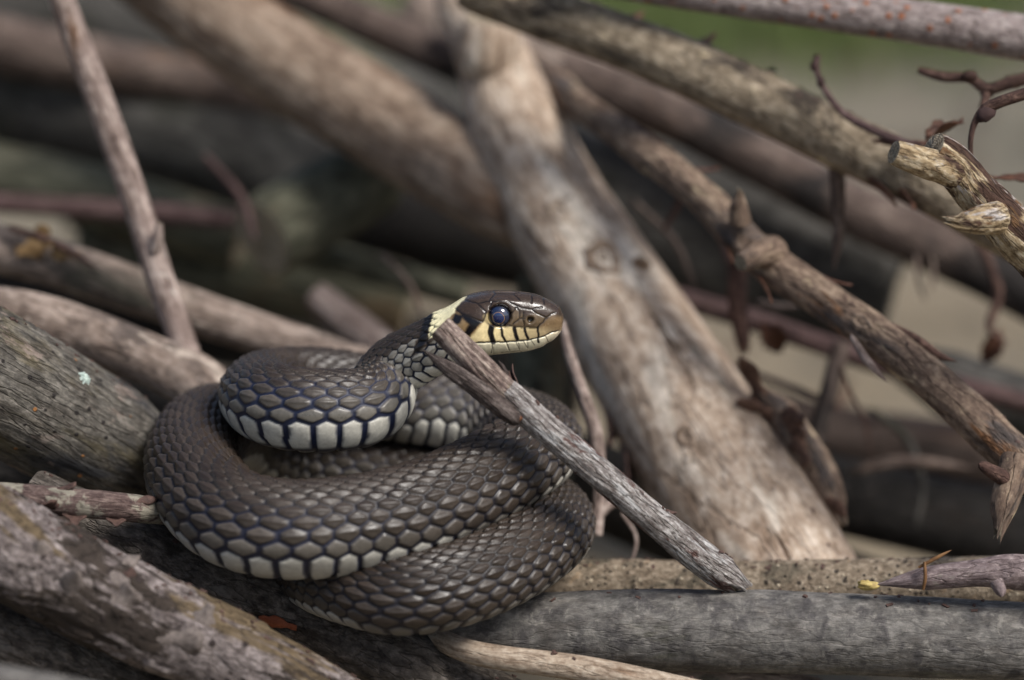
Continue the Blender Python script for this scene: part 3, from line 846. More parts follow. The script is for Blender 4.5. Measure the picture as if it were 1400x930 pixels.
# --- left background
X = limb('leaning_stick', [(62, -60, 62, 17), (92, 20, 64, 18), (148, 170, 66, 19), (190, 290, 66, 19), (222, 390, 64, 20), (266, 510, 60, 18)], M['x_stick'],
         'thin pinkish tan stick leaning steeply at the upper left', 'stick', ds=0.0007, m=48, low=0.09, lowf=50, fine=0.02, ends=('cut', 'broken'))
limb('spur', [(210, 345, 62, 8), (216, 325, 60, 7), (217, 306, 59, 5)], M['x_stick'], parent=X.o, m=20)
Y1 = limb('tan_branch', [(-60, 330, 96, 34), (40, 350, 94, 35), (170, 392, 90, 33), (300, 438, 86, 31), (470, 492, 82, 28), (560, 520, 80, 24)], M['bg_tan'],
          'blurred tan branch crossing behind the leaning stick to the snake', 'branch', ds=0.0012, m=56, low=0.08, lowf=30, fine=0.02)
for (x, y, ln, wd, dx, dy) in ((52, 338, 0.006, 0.005, 0.3, 1.0), (22, 345, 0.010, 0.006, 1.0, 0.25), (70, 345, 0.008, 0.004, 1.0, -0.1)):
    ax_ = unit(RGT * dx + UPV * dy)
    az_ = unit(-FWD - ax_ * np.dot(-FWD, ax_))
    sheet('dry_leaf', P(x, y, 84), ax_, np.cross(az_, ax_), az_, ln, wd, 0.3, M['dry_leaf'], Y1.o, rough=0.4)
Y2 = limb('knobbly_branch', [(-60, 420, 60, 36), (60, 440, 58, 37), (150, 470, 56, 36), (230, 505, 54, 36), (310, 550, 52, 34), (400, 600, 60, 32)], M['bg_tan'],
          'knobbly tan branch lying behind the lichen spotted log', 'branch', ds=0.0009, m=64, low=0.09, lowf=45, fine=0.02, lumps=[(0.42, 1.0, 0.005, 0.2), (0.7, 5.5, 0.005, 0.25)])
BG = [
    ('dark_grey_log', [(-80, 120, 260, 82), (120, 148, 255, 82), (280, 185, 250, 80), (470, 270, 240, 72)], 'bg_dark', 'thick dark grey log behind the leaning stick, upper left', 'log'),
    ('brown_branch', [(-80, 40, 230, 40), (80, 78, 232, 40), (230, 105, 236, 36), (420, 150, 240, 32)], 'bg_brown', 'blurred brown branch lying on the dark grey log, upper left', 'branch'),
    ('green_log', [(-80, 225, 215, 40), (60, 250, 212, 42), (200, 288, 208, 42), (330, 330, 205, 40)], 'bg_green', 'algae green log behind the red purple rod at the left', 'log'),
    ('red_rod', [(-60, 275, 175, 13), (90, 284, 174, 14), (220, 292, 172, 14), (345, 302, 170, 13)], 'bg_red', 'straight red purple rod lying level behind the leaning stick', 'twig'),
    ('brown_green_log', [(120, 350, 232, 62), (260, 360, 228, 62), (420, 385, 225, 60), (560, 420, 225, 56)], 'bg_green', 'brown green log behind the tan branch, left of the snake head', 'log'),
    ('dark_branch', [(360, -30, 205, 26), (480, 22, 200, 28), (600, 75, 195, 28), (720, 130, 190, 26)], 'bg_brown', 'dark brown branch across the top, passing behind the pale limb', 'branch'),
    ('pink_stub', [(432, 405, 150, 22), (470, 435, 146, 24), (530, 480, 142, 24)], 'x_stick', 'pinkish stub behind the snake left of its head', 'branch'),
    ('mossy_stick', [(400, 345, 185, 18), (500, 368, 182, 20), (640, 405, 180, 20)], 'bg_green', 'mossy green stick in the dark gap left of the head', 'stick'),
    ('far_filler_log', [(-100, -5, 420, 70), (150, 30, 420, 70), (420, 120, 420, 70), (760, 220, 420, 70)], 'bg_dark', 'dark filler log added at the very back along the top left', 'log'),  # filler added to cover the soil and keep the back dark
    ('far_shade_log', [(100, 250, 330, 70), (330, 270, 330, 70), (560, 300, 330, 70), (850, 360, 330, 66)], 'dark_log', 'nearly black filler log added as shade deep in the gap left of the pale forked limb', 'log'),  # added filler, near black in place of deep shade
    ('far_low_shade_log', [(-80, 380, 300, 60), (150, 420, 300, 60), (400, 460, 300, 60), (800, 520, 290, 56)], 'dark_log', 'nearly black filler log added as shade in the gap behind the tan branch', 'log'),  # added filler whose near black colour stands for shade
]
for (nm, pts, mt, lab, cat) in BG:
    limb(nm, pts, M[mt], lab, cat, ds=0.002, m=48, low=0.09, lowf=25, fine=0.02)
limb('cut_stub', [(520, 235, 175, 52), (450, 275, 168, 56), (395, 305, 160, 58), (358, 325, 154, 56)], M['bg_green'],
     'grey green sawn stub behind the snake at the left', 'branch', ds=0.0015, m=56, low=0.07)

# ================================================================== THE SNAKE
Z5 = 6.364                     # head measurements are taken in a 6.364x enlargement whose corner is (560, 390)


def zx(x, y):
    return (x / Z5 + 560, y / Z5 + 390)


def build_snake():
    # control points from the snout to the tail: px, py, depth mm, radius mm, dorsal vector, paleness
    hd = [(1322, 392), (1270, 372), (1200, 352), (1000, 340), (800, 340), (640, 352), (520, 378)]
    cp = []
    for (x, y) in hd:
        a, b = zx(x, y)
        cp.append((a, b, 0.0, 6.6, (0, 0.02, 1), 0.8))
    cp += [
        (622, 458, 1.0, 6.6, (-0.2, 0.05, 1), 0.9),
        (598, 472, 3.0, 6.7, (-0.4, 0.10, 1), 1.0),
        (568, 488, 6.5, 7.0, (-0.5, 0.15, 0.9), 1.0),
        (542, 504, 9.0, 7.4, (-0.8, 0.10, 0.7), 0.8),
        (528, 524, 8.5, 7.9, (-0.9, 0.10, 0.5), 0.6),
        (519, 544, 4.5, 8.5, (-0.6, 0.35, 0.8), 0.5),
        (500, 558, 0.5, 9.0, (-0.25, 0.45, 0.9), 0.45),
        (460, 563, -2.0, 9.4, (0, 0.48, 0.9), 0.45),
        (415, 563, -2.0, 9.6, (0.05, 0.46, 0.9), 0.4),
        (376, 556, 2.0, 9.6, (0.25, 0.35, 0.9), 0.35),
        (356, 545, 12.0, 9.6, (0.42, 0.1, 0.9), 0.3),
        (362, 536, 25.0, 9.6, (0.25, -0.1, 1), 0.2),
        (395, 531, 36.0, 9.7, (0, -0.45, 0.9), 0.0),
        (445, 532, 42.0, 9.8, (0, -0.4, 0.9), 0.0),
        (520, 545, 46.0, 10.0, (0, -0.25, 0.95), 0.0),
        (600, 562, 47.0, 10.0, (0, 0.5, 0.85), 0.6),
        (670, 578, 45.0, 10.1, (0, 0.4, 0.9), 0.5),
        (718, 592, 37.0, 10.2, (-0.25, 0.2, 1), 0.4),
        (737, 606, 24.0, 10.3, (-0.3, 0.0, 1), 0.2),
        (722, 622, 11.0, 10.4, (-0.1, 0.1, 1), 0.15),
        (685, 645, 1.0, 10.6, (0.0, -0.05, 1), 0.0),
        (625, 676, -7.0, 10.8, (0.0, 0.0, 1), 0.0),
        (555, 704, -13.0, 11.0, (0, 0.12, 1), 0.1),
        (470, 722, -17.0, 11.2, (0, 0.2, 1), 0.25),
        (385, 726, -18.5, 11.2, (0, 0.2, 1), 0.25),
        (318, 710, -14.0, 11.2, (0.12, 0.15, 1), 0.2),
        (275, 672, -2.0, 11.2, (0.2, 0.05, 1), 0.1),
        (264, 630, 14.0, 11.1, (0.15, 0, 1), 0.1),
        (284, 592, 32.0, 11.0, (0.1, 0, 1), 0.1),
        (335, 590, 50.0, 10.9, (0, 0, 1), 0.1),
        (410, 622, 56.0, 10.7, (0, 0.1, 1), 0.3),
        (500, 652, 52.0, 10.5, (0, 0.3, 1), 0.6),
        (600, 672, 48.0, 10.4, (0, 0.3, 1), 0.6),
        (690, 690, 42.0, 10.3, (0, 0.2, 1), 0.3),
        (742, 705, 30.0, 10.2, (-0.1, 0.1, 1), 0.1),
        (754, 722, 15.0, 10.1, (-0.1, 0.05, 1), 0.1),
        (732, 744, 2.0, 10.0, (0, -0.14, 1), 0.0),
        (685, 774, -8.0, 9.9, (0, -0.14, 1), 0.0),
        (620, 800, -15.0, 9.8, (0, -0.14, 1), 0.0),
        (545, 812, -17.0, 9.6, (0, -0.14, 1), 0.0),
        (478, 800, -10.0, 9.2, (0, 0.05, 1), 0.1),
        (428, 786, 4.0, 8.6, (0, 0.0, 1), 0.1),
        (385, 782, 19.0, 7.8, (0, 0.0, 1), 0.1),
        (362, 782, 34.0, 7.0, (0, 0.0, 1), 0.1),
        (370, 790, 46.0, 6.0, (0, 0.0, 1), 0.1),
        (440, 806, 52.0, 4.6, (0, 0.0, 1), 0.1),
        (520, 822, 54.0, 2.6, (0, 0.0, 1), 0.1),
        (570, 832, 54.0, 0.8, (0, 0.0, 1), 0.1),
    ]
    ctrl = np.array([list(P(a, b, c)) + [r / 1000.0] + list(dv) + [pl] for a, b, c, r, dv, pl in cp])
    c = catmull(ctrl, 40)
    # smooth the body part a little (head kept)
    s = arclen(c)
    # variable sampling
    HEAD = 0.030
    sl = [0.0]
    while sl[-1] < s[-1] - 1e-6:
        x = sl[-1]
        r = np.interp(x, s, c[:, 3])
        if x < 0.0022:
            d = 0.00008
        elif x < HEAD:
            d = 0.00014
        elif x < 0.05:
            d = 0.00018
        else:
            d = max(0.44 * r / 13.0, 0.00015)
        sl.append(x + d)
    sl = np.array(sl[:-1])
    c = resample(c, sl)
    C, R, Dv, PL = c[:, :3], c[:, 3], c[:, 4:7], c[:, 7]
    # light smoothing of the centreline outside the head
    for _ in range(40):
        Cs = C.copy()
        Cs[1:-1] = 0.25 * C[:-2] + 0.5 * C[1:-1] + 0.25 * C[2:]
        w = sstep(0.020, 0.03, sl)[:, None]
        C = C * (1 - w) + Cs * w
    n = len(C)
    T = unit(np.gradient(C, axis=0))
    Tw = T.copy()
    Dd = unit(Dv)
    Dd = unit(Dd - T * np.sum(Dd * T, 1, keepdims=True))
    for _ in range(60):
        Ds = Dd.copy()
        Ds[1:-1] = Dd[:-2] + Dd[1:-1] + Dd[2:]
        Dd = unit(Ds - T * np.sum(Ds * T, 1, keepdims=True))
    Bv = np.cross(Dd, T)
    # ---- section sizes (metres); head from the enlargement (38.2 units per mm)
    mm5 = 0.001 / (Z5 * 0.001 / mmpp(0) )       # metres per enlargement unit
    x5 = 1322 - sl / mm5
    yc5 = np.interp(-x5, [-1322, -1270, -1200, -1000, -800, -640, -520], [392, 372, 352, 340, 340, 352, 378])
    tx = np.array([1322, 1318, 1308, 1290, 1265, 1220, 1150, 1060, 950, 800, 690, 560, 490, 400, 300, 200])
    ty = np.array([385, 335, 300, 258, 218, 165, 116, 80, 66, 58, 62, 90, 108, 140, 190, 250])
    by = np.array([398, 440, 458, 476, 492, 512, 534, 558, 574, 584, 594, 612, 630, 690, 760, 830])
    cw = np.array([0.2, 1.3, 1.9, 2.6, 3.2, 3.9, 4.6, 5.1, 5.6, 6.4, 7.0, 7.5, 7.5, 7.2, 6.8, 6.6]) / 1000
    o_ = np.argsort(tx)
    top5 = np.interp(x5, tx[o_], ty[o_])
    bot5 = np.interp(x5, tx[o_], by[o_])
    hw = np.interp(x5, tx[o_], cw[o_])
    k = sstep(400, 620, x5)                     # 1 on the head, 0 on the neck
    ht = k * (yc5 - top5) * mm5 / math.cos(PITCH) + (1 - k) * R
    hb = k * (bot5 - yc5) * mm5 / math.cos(PITCH) + (1 - k) * R * 0.95
    ww = k * hw + (1 - k) * R
    ht = np.maximum(ht, 1e-4); hb = np.maximum(hb, 1e-4)

    def smooth1(a, it):
        a = a.copy()
        for _ in range(it):
            a[1:-1] = 0.25 * a[:-2] + 0.5 * a[1:-1] + 0.25 * a[2:]
        return a
    ht, hb, ww = smooth1(ht, 40), smooth1(hb, 40), smooth1(ww, 40)
    ex = 2.0 + 0.55 * k
    m = 260
    th = np.linspace(-math.pi, math.pi, m, endpoint=False)
    ct, st = np.cos(th), np.sin(th)
    px_ = np.sign(st) * np.abs(st)[None, :] ** (2 / ex[:, None])
    pz_ = np.sign(ct) * np.abs(ct)[None, :] ** (2 / ex[:, None])
    lat = ww[:, None] * px_
    ver = np.where(ct[None, :] > 0, ht[:, None], hb[:, None]) * pz_
    pos = C[:, None, :] + Dd[:, None, :] * ver[..., None] + Bv[:, None, :] * lat[..., None]
    # normals from the grid
    du = np.gradient(pos, axis=0)
    dvv = np.roll(pos, -1, 1) - np.roll(pos, 1, 1)
    nrm = unit(np.cross(dvv, du))
    outw = pos - C[:, None, :]
    sg = np.sign(np.sum(nrm * outw, -1, keepdims=True))
    nrm = nrm * np.where(sg == 0, 1, sg)
    stretch = np.linalg.norm(du, axis=-1) / np.maximum(np.linalg.norm(np.gradient(C, axis=0), axis=-1), 1e-9)[:, None]

    # ---- body scales
    pitch = 0.44 * R
    acc = np.concatenate([[0], np.cumsum(np.diff(sl) / pitch[1:])])
    A_ = np.repeat(acc[:, None], m, 1)
    deg = np.abs(np.degrees(th))
    wk = 9.0 + 11.0 * (np.arange(11) / 9.0) ** 3
    cen = [0.0]
    for i in range(1, 10):
        cen.append(cen[-1] + 0.5 * (wk[i - 1] + wk[i]))
    edge9 = cen[-1] + wk[9] * 0.5
    xs = cen + [edge9, edge9 + 9, 181.0]
    qs = list(range(10)) + [9.5, 10.0, 11.0]
    q = np.interp(deg, xs, qs)
    Q = np.repeat(q[None, :], n, 0)
    jn = np.stack([np.repeat(acc * 0.9, m), np.tile(ct * 3, n), np.tile(st * 3, n)], 1)
    A_ = A_ + 0.10 * noise(jn).reshape(n, m)
    Q = np.clip(Q + 0.10 * (noise(jn + 41.7).reshape(n, m)) * (Q > 0.4) * (Q < 9.8), 0, 11)
    sgn = np.where(th >= 0, 1, -1)[None, :]
    best = np.full(Q.shape, 9.0); sec = np.full(Q.shape, 9.0)
    bdx = np.zeros(Q.shape); bdq = np.zeros(Q.shape); bk = np.zeros(Q.shape, int); bj = np.zeros(Q.shape, int)
    k0 = np.floor(Q).astype(int)
    S_ = np.clip(stretch, 0.6, 1.6)
    for add in (-1, 0, 1, 2):
        kk = k0 + add
        ok = (kk <= 10)
        kk = np.clip(kk, -1, 10)
        x = A_ - 0.5 * (kk % 2)
        j = np.round(x).astype(int)
        for alt in (0, 1):
            dx = x - j
            jj_ = j
            if alt:
                jj_ = j + np.where(dx > 0, 1, -1)
                dx = x - jj_
            dq = Q - kk
            dqe = np.where((kk == 10) & (dq > 0), 0.0, dq)
            f = np.sqrt((dx * 1.38) ** 2 + dqe ** 2)
            f = np.where(ok, f, 9.0)
            b_ = f < best
            sec = np.where(b_, best, np.minimum(sec, f))
            best = np.where(b_, f, best); bdx = np.where(b_, dx, bdx); bdq = np.where(b_, dqe, bdq)
            bk = np.where(b_, kk, bk); bj = np.where(b_, jj_, bj)
    bk = np.abs(bk)
    gap = 0.018 + 0.0065 * bk + 0.20 * np.clip(S_ - 1.0, 0, 0.5) + 0.10 * (bk == 10)
    tin = np.minimum(sec - best - gap, 1.02 - 1.3 * best - gap * 0.5 + 3.0 * (bk == 10))
    hsh = (np.sin(bj * 12.9898 + bk * 78.233 * sgn) * 43758.5453) % 1.0
    inside = sstep(0.0, 0.17, tin)
    dome = sstep(0.0, 0.9, tin)
    keel = np.exp(-(bdq / 0.11) ** 2) * (bk < 9) * sstep(0.05, 0.5, tin)
    # the tail-side edge of each scale stands proud of the next one
    ramp_ = inside * (0.5 + bdx * 1.0)
    hgt = 0.016 * inside + 0.014 * dome + 0.050 * ramp_ + 0.022 * keel
    hgt = np.where(bk == 10, 0.020 * inside + 0.012 * dome + 0.025 * ramp_, hgt)
    wb = 1 - sstep(290, 410, x5)                 # scales fade out onto the head shields
    disp = (hgt - 0.03) * R[:, None] * wb[:, None]
    # ---- colour of the body
    skin = lin((23, 30, 54))
    brown = lin((48, 39, 32))
    grey = lin((108, 104, 97))
    cream = lin((228, 225, 212))
    plv = PL[:, None]
    rowpale = np.clip(sstep(9.6, 10.0, bk.astype(float)) * 1.0
                      + (bk == 9) * (0.02 + 0.60 * plv) + (bk == 8) * (0.02 + 0.55 * plv * plv) + (bk == 7) * (0.02 + 0.45 * plv ** 3) + (bk == 6) * (0.35 * plv ** 4), 0, 1)
    var = 0.86 + 0.28 * hsh
    colr = brown[None, None, :] * var[..., None] * (1 - rowpale[..., None]) + (grey * 0.55 + cream * 0.45)[None, None, :] * rowpale[..., None] * (0.9 + 0.1 * var[..., None])
    # ventral plates
    vcol = cream[None, None, :] * (0.94 + 0.06 * var[..., None])
    dull = np.clip(1.0 - 1.6 * plv, 0, 0.6)[..., None]
    vcol = vcol * (1 - dull) + grey * dull
    dk = np.clip(1.0 - plv / 0.08, 0, 0.75)[..., None]
    vcol = vcol * (1 - dk) + brown * dk
    dark_b = sstep(10.62, 10.85, Q)
    vcol = vcol * (1 - dark_b[..., None]) + lin((34, 38, 58)) * dark_b[..., None]
    # blue black border on the head side of each ventral plate
    bord = sstep(-0.30, -0.42, bdx)
    vcol = vcol * (1 - bord[..., None]) + lin((40, 54, 92)) * bord[..., None]
    isv = (bk == 10)[..., None]
    colr = np.where(isv, vcol, colr)
    # pale rim at the tail side edge
    rim = sstep(0.0, 0.10, tin) * (1 - sstep(0.12, 0.34, tin)) * (0.35 + 0.65 * sstep(-0.2, 0.2, bdx)) * (bk < 10)
    rw = (rim * (0.10 + 0.30 * np.clip(plv * 2, 0, 1)))[..., None]
    colr = colr * (1 - rw) + lin((140, 130, 116)) * rw
    lw = (sstep(3.5, 8.0, Q) * (0.25 + 0.75 * sstep(0.1, 0.4, plv)))[..., None]
    skc = lin((26, 22, 21)) * (1 - lw) + skin * lw
    colr = skc * (1 - inside[..., None]) + colr * inside[..., None]
    stain = fbm(np.stack([np.repeat(acc * 0.45, m), np.tile(ct * 2, n), np.tile(st * 2, n)], 1) + 9.1, 4).reshape(n, m)
    colr = colr * (1 + 0.30 * stain)[..., None]
    rgh = 0.33 + 0.14 * hsh + 0.10 * stain + 0.1 * (1 - inside)

    # ---- head colours and shields, in side-view units (x5, y5), same for both flanks
    hm = sl < 0.062
    nh = int(hm.sum())
    Hd = pos[:nh]
    org = P(*zx(1000, 340), 0.0)
    rel = Hd - org
    X5 = 1000 + rel[..., 0] / mm5
    Y5 = 340 - rel[..., 2] * math.cos(PITCH) / mm5 + np.abs(rel[..., 1]) * math.sin(PITCH) / mm5
    LAT = np.abs(rel[..., 1])
    TOP = sstep(0.45, 0.8, nrm[:nh, :, 2])       # 1 on the top of the head

    def seg_d(poly, close=False):
        best_ = np.full(X5.shape, 1e9)
        p = poly + (poly[:1] if close else [])
        for (x0, y0), (x1, y1) in zip(p, p[1:]):
            vx, vy = x1 - x0, y1 - y0
            t = np.clip(((X5 - x0) * vx + (Y5 - y0) * vy) / (vx * vx + vy * vy + 1e-9), 0, 1)
            best_ = np.minimum(best_, np.hypot(X5 - x0 - t * vx, Y5 - y0 - t * vy))
        return best_

    def inpoly(poly, soft=8.0):
        ins = np.zeros(X5.shape, bool)
        p = poly + poly[:1]
        for (x0, y0), (x1, y1) in zip(p, p[1:]):
            c_ = ((y0 > Y5) != (y1 > Y5)) & (X5 < (x1 - x0) * (Y5 - y0) / (y1 - y0 + 1e-9) + x0)
            ins ^= c_
        d = seg_d(poly, True)
        return sstep(-soft, soft, np.where(ins, d, -d))

    wob = 6 * noise(np.stack([X5.ravel() / 25, Y5.ravel() / 25, np.zeros(X5.size)], 1)).reshape(X5.shape)
    X5 = X5 + wob * 0.6
    Y5 = Y5 + wob * 0.6
    hc = np.zeros(X5.shape + (3,)) + lin((58, 46, 37))
    mott = fbm(np.stack([X5.ravel() / 30, Y5.ravel() / 12, LAT.ravel() * 1500], 1), 3).reshape(X5.shape)
    hc = hc * (1 + 0.25 * mott[..., None])

    def paint(poly, colour, soft=8.0, w=1.0):
        nonlocal hc
        a = (inpoly(poly, soft) * w)[..., None]
        hc = hc * (1 - a) + colour * a
    mouth = [(1330, 402), (1290, 400), (1250, 412), (1200, 432), (1130, 460), (1000, 486), (850, 496), (600, 502), (480, 500), (380, 470)]
    # side of the face
    fx = np.clip((X5 - 780) / 480, 0, 1)[..., None]
    face = lin((232, 212, 160)) * (1 - fx) + lin((136, 116, 88)) * fx
    paint([(860, 300), (905, 210), (960, 230), (1010, 280), (1110, 240), (1180, 290), (1110, 372), (860, 372)], lin((98, 82, 62)), 20)
    band = [(520, 460), (600, 352), (655, 318), (690, 350), (706, 372), (860, 366), (1110, 372), (1180, 352), (1335, 340), (1335, 404)] + mouth[1:]
    paint(band, face, 9)
    paint([(1120, 372), (1180, 300), (1240, 258), (1345, 290), (1345, 380)], lin((122, 100, 72)), 26, 0.85)
    paint([(655, 330), (640, 270), (700, 240), (720, 340)], lin((190, 170, 120)), 14, 0.6)
    # temple
    paint([(300, 300), (400, 236), (470, 262), (640, 325), (560, 430), (480, 480), (330, 440)], lin((150, 124, 88)), 16)
    paint([(440, 240), (640, 322), (600, 352), (530, 445), (470, 430), (520, 345), (470, 300)], lin((20, 18, 20)), 12)
    paint([(395, 245), (470, 265), (450, 330), (400, 350), (375, 310)], lin((24, 22, 24)), 14)
    # lower jaw and throat
    jaw = mouth + [(250, 520), (150, 640), (150, 1100), (1500, 1100), (1500, 402)]
    jx = np.clip((X5 - 1150) / 150, 0, 1)[..., None]
    paint(jaw, lin((226, 218, 188)) * (1 - 0.4 * jx) + lin((150, 120, 96)) * 0.4 * jx, 5)
    # labial bars
    def bar(poly, wd, soft=6, colour=(16, 15, 18)):
        nonlocal hc
        d = seg_d(poly)
        a = (1 - sstep(wd - soft, wd + soft, d))[..., None]
        hc = hc * (1 - a) + lin(colour) * a
    bar([(712, 375), (706, 420), (728, 492)], 25, 7)
    bar([(800, 378), (806, 440), (835, 488)], 12)
    bar([(912, 378), (922, 430), (938, 474)], 18)
    bar([(1000, 380), (1010, 430), (1028, 462)], 13)
    bar([(1112, 372), (1120, 430), (1118, 495)], 10)
    bar(mouth[1:], 5, 4, (40, 32, 28))
    for ln in ([(722, 505), (712, 590)], [(842, 500), (868, 566)], [(925, 494), (955, 560)], [(990, 486), (1025, 545)], [(1056, 478), (1085, 520)], [(1180, 440), (1205, 490)]):
        bar(ln, 3.5, 4, (60, 52, 44))
    bar([(800, 584), (960, 572), (1010, 600), (1120, 556)], 3, 4, (150, 140, 118))
    # collar
    paint([(515, 40), (492, 105), (402, 200), (400, 240), (322, 304), (276, 380), (250, 440), (168, 470), (172, 400), (192, 310), (210, 236), (290, 165), (380, 85), (410, 40)], lin((240, 230, 186)), 9)
    paint([(212, 232), (196, 310), (172, 400), (160, 470), (110, 560), (60, 620), (80, 480), (112, 360), (130, 270), (170, 205)], lin((20, 19, 22)), 16)
    # seams between the shields: dark line and groove
    seams = [[(1112, 372), (1000, 368), (930, 366), (860, 352)],
             [(885, 250), (930, 196), (955, 230), (955, 290), (900, 340)],
             [(955, 290), (1000, 292)], [(990, 240), (985, 300), (1000, 368)],
             [(1060, 215), (1100, 245), (1190, 285), (1112, 372)], [(1190, 285), (1230, 250), (1270, 240)],
             [(700, 205), (720, 150), (850, 150), (960, 196), (1060, 215), (1150, 190)],
             [(398, 200), (450, 245), (640, 322), (668, 240), (630, 200), (590, 160), (480, 130)],
             [(590, 160), (700, 140)], [(640, 322), (655, 270)]]
    groove = np.zeros(X5.shape)
    for sm in seams:
        d = seg_d(sm)
        a = 1 - sstep(2, 11, d)
        groove = np.maximum(groove, a)
    # top of the head: shields laid out in plan (X5 along, LAT across in mm)
    Lm = LAT * 1000
    topl = []
    def pl_d(poly):
        best_ = np.full(X5.shape, 1e9)
        for (x0, y0), (x1, y1) in zip(poly, poly[1:]):
            y0s, y1s = y0 * 38, y1 * 38
            vx, vy = x1 - x0, y1s - y0s
            t = np.clip(((X5 - x0) * vx + (Lm * 38 - y0s) * vy) / (vx * vx + vy * vy + 1e-9), 0, 1)
            best_ = np.minimum(best_, np.hypot(X5 - x0 - t * vx, Lm * 38 - y0s - t * vy))
        return best_
    for poly in ([(420, 0), (720, 0)], [(720, 0), (745, 1.6), (900, 1.5), (960, 0)], [(745, 1.6), (690, 4.6)], [(900, 1.5), (960, 3.4)], [(960, 0), (1160, 0)], [(1070, 0), (1060, 3.4)], [(1160, 0), (1170, 2.6)]):
        groove = np.maximum(groove, (1 - sstep(2, 11, pl_d(poly))) * TOP)
    hc = hc * (1 - 0.75 * groove[..., None])
    mo = 1 - sstep(3, 12, seg_d(mouth[1:-2]))
    lab = np.zeros(X5.shape)
    for ln in ([(712, 375), (706, 420), (728, 600)], [(800, 378), (806, 440), (868, 566)], [(912, 378), (922, 430), (955, 560)], [(1000, 380), (1010, 430), (1025, 545)], [(1112, 372), (1120, 430), (1118, 495)]):
        lab = np.maximum(lab, 1 - sstep(2, 10, seg_d(ln)))
    nd = np.hypot(X5 - 1052, (Y5 - 304) * 1.1)
    nos = 1 - sstep(18, 36, nd)
    hc = hc * (1 - 0.93 * nos[..., None])
    rimn = np.exp(-((nd - 46) / 12) ** 2)
    ed = np.hypot(X5 - 788, Y5 - 268)
    sock = 1 - sstep(88, 112, ed)
    hc = hc * (1 - 0.85 * (1 - sstep(94, 108, ed))[..., None])
    brow = np.exp(-(((X5 - 800) / 120) ** 2 + ((Y5 - 150) / 26) ** 2))
    hd_disp = (-0.00013 * groove - 0.00028 * mo - 0.0001 * lab - 0.0007 * nos + 0.00012 * rimn - 0.0011 * sock + 0.0005 * brow)
    wh = (1 - wb[:nh])[:, None]
    # the collar and the black behind it still lie on scales
    cw_ = np.maximum(inpoly([(505, 60), (396, 236), (250, 380), (230, 470), (20, 640), (60, 480), (118, 360), (140, 280), (170, 200), (290, 155), (410, 40)], 10), wh * 0 + 0)
    scale_hc = hc * (0.55 + 0.45 * inside[:nh][..., None])
    wcol = np.clip(np.maximum(wh, cw_), 0, 1)[..., None]
    mixh = np.where(wh[..., None] > 0.5, hc, scale_hc)
    colr[:nh] = colr[:nh] * (1 - wcol) + mixh * wcol
    disp[:nh] = disp[:nh] + hd_disp * wh
    rgh[:nh] = rgh[:nh] * (1 - wh) + 0.20 * wh
    pos = pos + nrm * disp[..., None]
    # mesh
    i = np.arange(n - 1)[:, None] * m
    jj = np.arange(m)[None, :]
    j2 = (jj + 1) % m
    quads = np.stack([i + jj, i + m + jj, i + m + j2, i + j2], -1).reshape(-1, 4)
    faces = quads.tolist()
    nv = n * m
    allp = np.vstack([pos.reshape(-1, 3), C[:1] - T[:1] * 0.0001, C[-1:] + T[-1:] * 0.0002])
    faces += [[nv, a, (a + 1) % m] for a in range(m)]
    faces += [[nv + 1, (n - 1) * m + (a + 1) % m, (n - 1) * m + a] for a in range(m)]
    colv = np.vstack([colr.reshape(-1, 3), colr[0, :1], colr[-1, :1]])
    rgv = np.concatenate([rgh.ravel(), rgh[0, :1], rgh[-1, :1]])
    N = NT('snake_skin')
    ac = N.attr('scale_colour').outputs['Vector']
    tc = N.n('ShaderNodeTexCoord')
    n1 = N.noise(tc.outputs['Object'], 900, 5, 0.7)
    colo = N.mix(1.0, ac, N.ramp(n1, [(0.25, (0.72, 0.72, 0.72, 1)), (0.75, (1.15, 1.15, 1.15, 1))]), 'MULTIPLY')
    N.l(colo, N.b.inputs['Base Color'])
    n2 = N.noise(tc.outputs['Object'], 2600, 3, 0.6)
    N.l(N.math('ADD', N.attr('scale_rough').outputs['Fac'], N.mrange(n1, 0.3, 0.7, -0.06, 0.10)), N.b.inputs['Roughness'])
    bp = N.n('ShaderNodeBump')
    bp.inputs['Strength'].default_value = 0.25
    bp.inputs['Distance'].default_value = 0.00012
    N.l(n2, bp.inputs['Height'])
    N.l(bp.outputs[0], N.b.inputs['Normal'])
    N.b.inputs['Specular IOR Level'].default_value = 0.45
    root = bpy.data.objects.new('snake', None)
    COL.objects.link(root)
    root.empty_display_size = 0.02
    tag(root, 'coiled brown grass snake with yellow collar and cloudy blue eye', 'snake')
    mesh_obj('body', allp, faces, N.m, root, {'scale_colour': colv, 'scale_rough': rgv})
    # ---- eyes
    E_ = NT('cloudy_blue_eye')
    oc = E_.attr('eye_co').outputs['Vector']
    sp = E_.n('ShaderNodeSeparateXYZ')
    E_.l(oc, sp.inputs[0])
    cmb = E_.n('ShaderNodeCombineXYZ')
    E_.l(E_.math('SUBTRACT', sp.outputs[0], -0.12), cmb.inputs[0])
    E_.l(E_.math('SUBTRACT', sp.outputs[2], -0.06), cmb.inputs[1])
    ln_ = E_.n('ShaderNodeVectorMath', operation='LENGTH')
    E_.l(cmb.outputs[0], ln_.inputs[0])
    rr = ln_.outputs['Value']
    ecol = E_.ramp(rr, [(0.0, L4((7, 34, 82))), (0.50, L4((8, 36, 84))), (0.52, L4((130, 100, 74))), (0.555, L4((130, 100, 74))), (0.585, L4((12, 24, 52))), (0.90, L4((16, 32, 62))), (1.0, L4((10, 12, 20)))])
    E_.l(ecol, E_.b.inputs['Base Color'])
    E_.b.inputs['Roughness'].default_value = 0.05
    E_.b.inputs['Specular IOR Level'].default_value = 0.9
    E_.b.inputs['Coat Weight'].default_value = 1.0
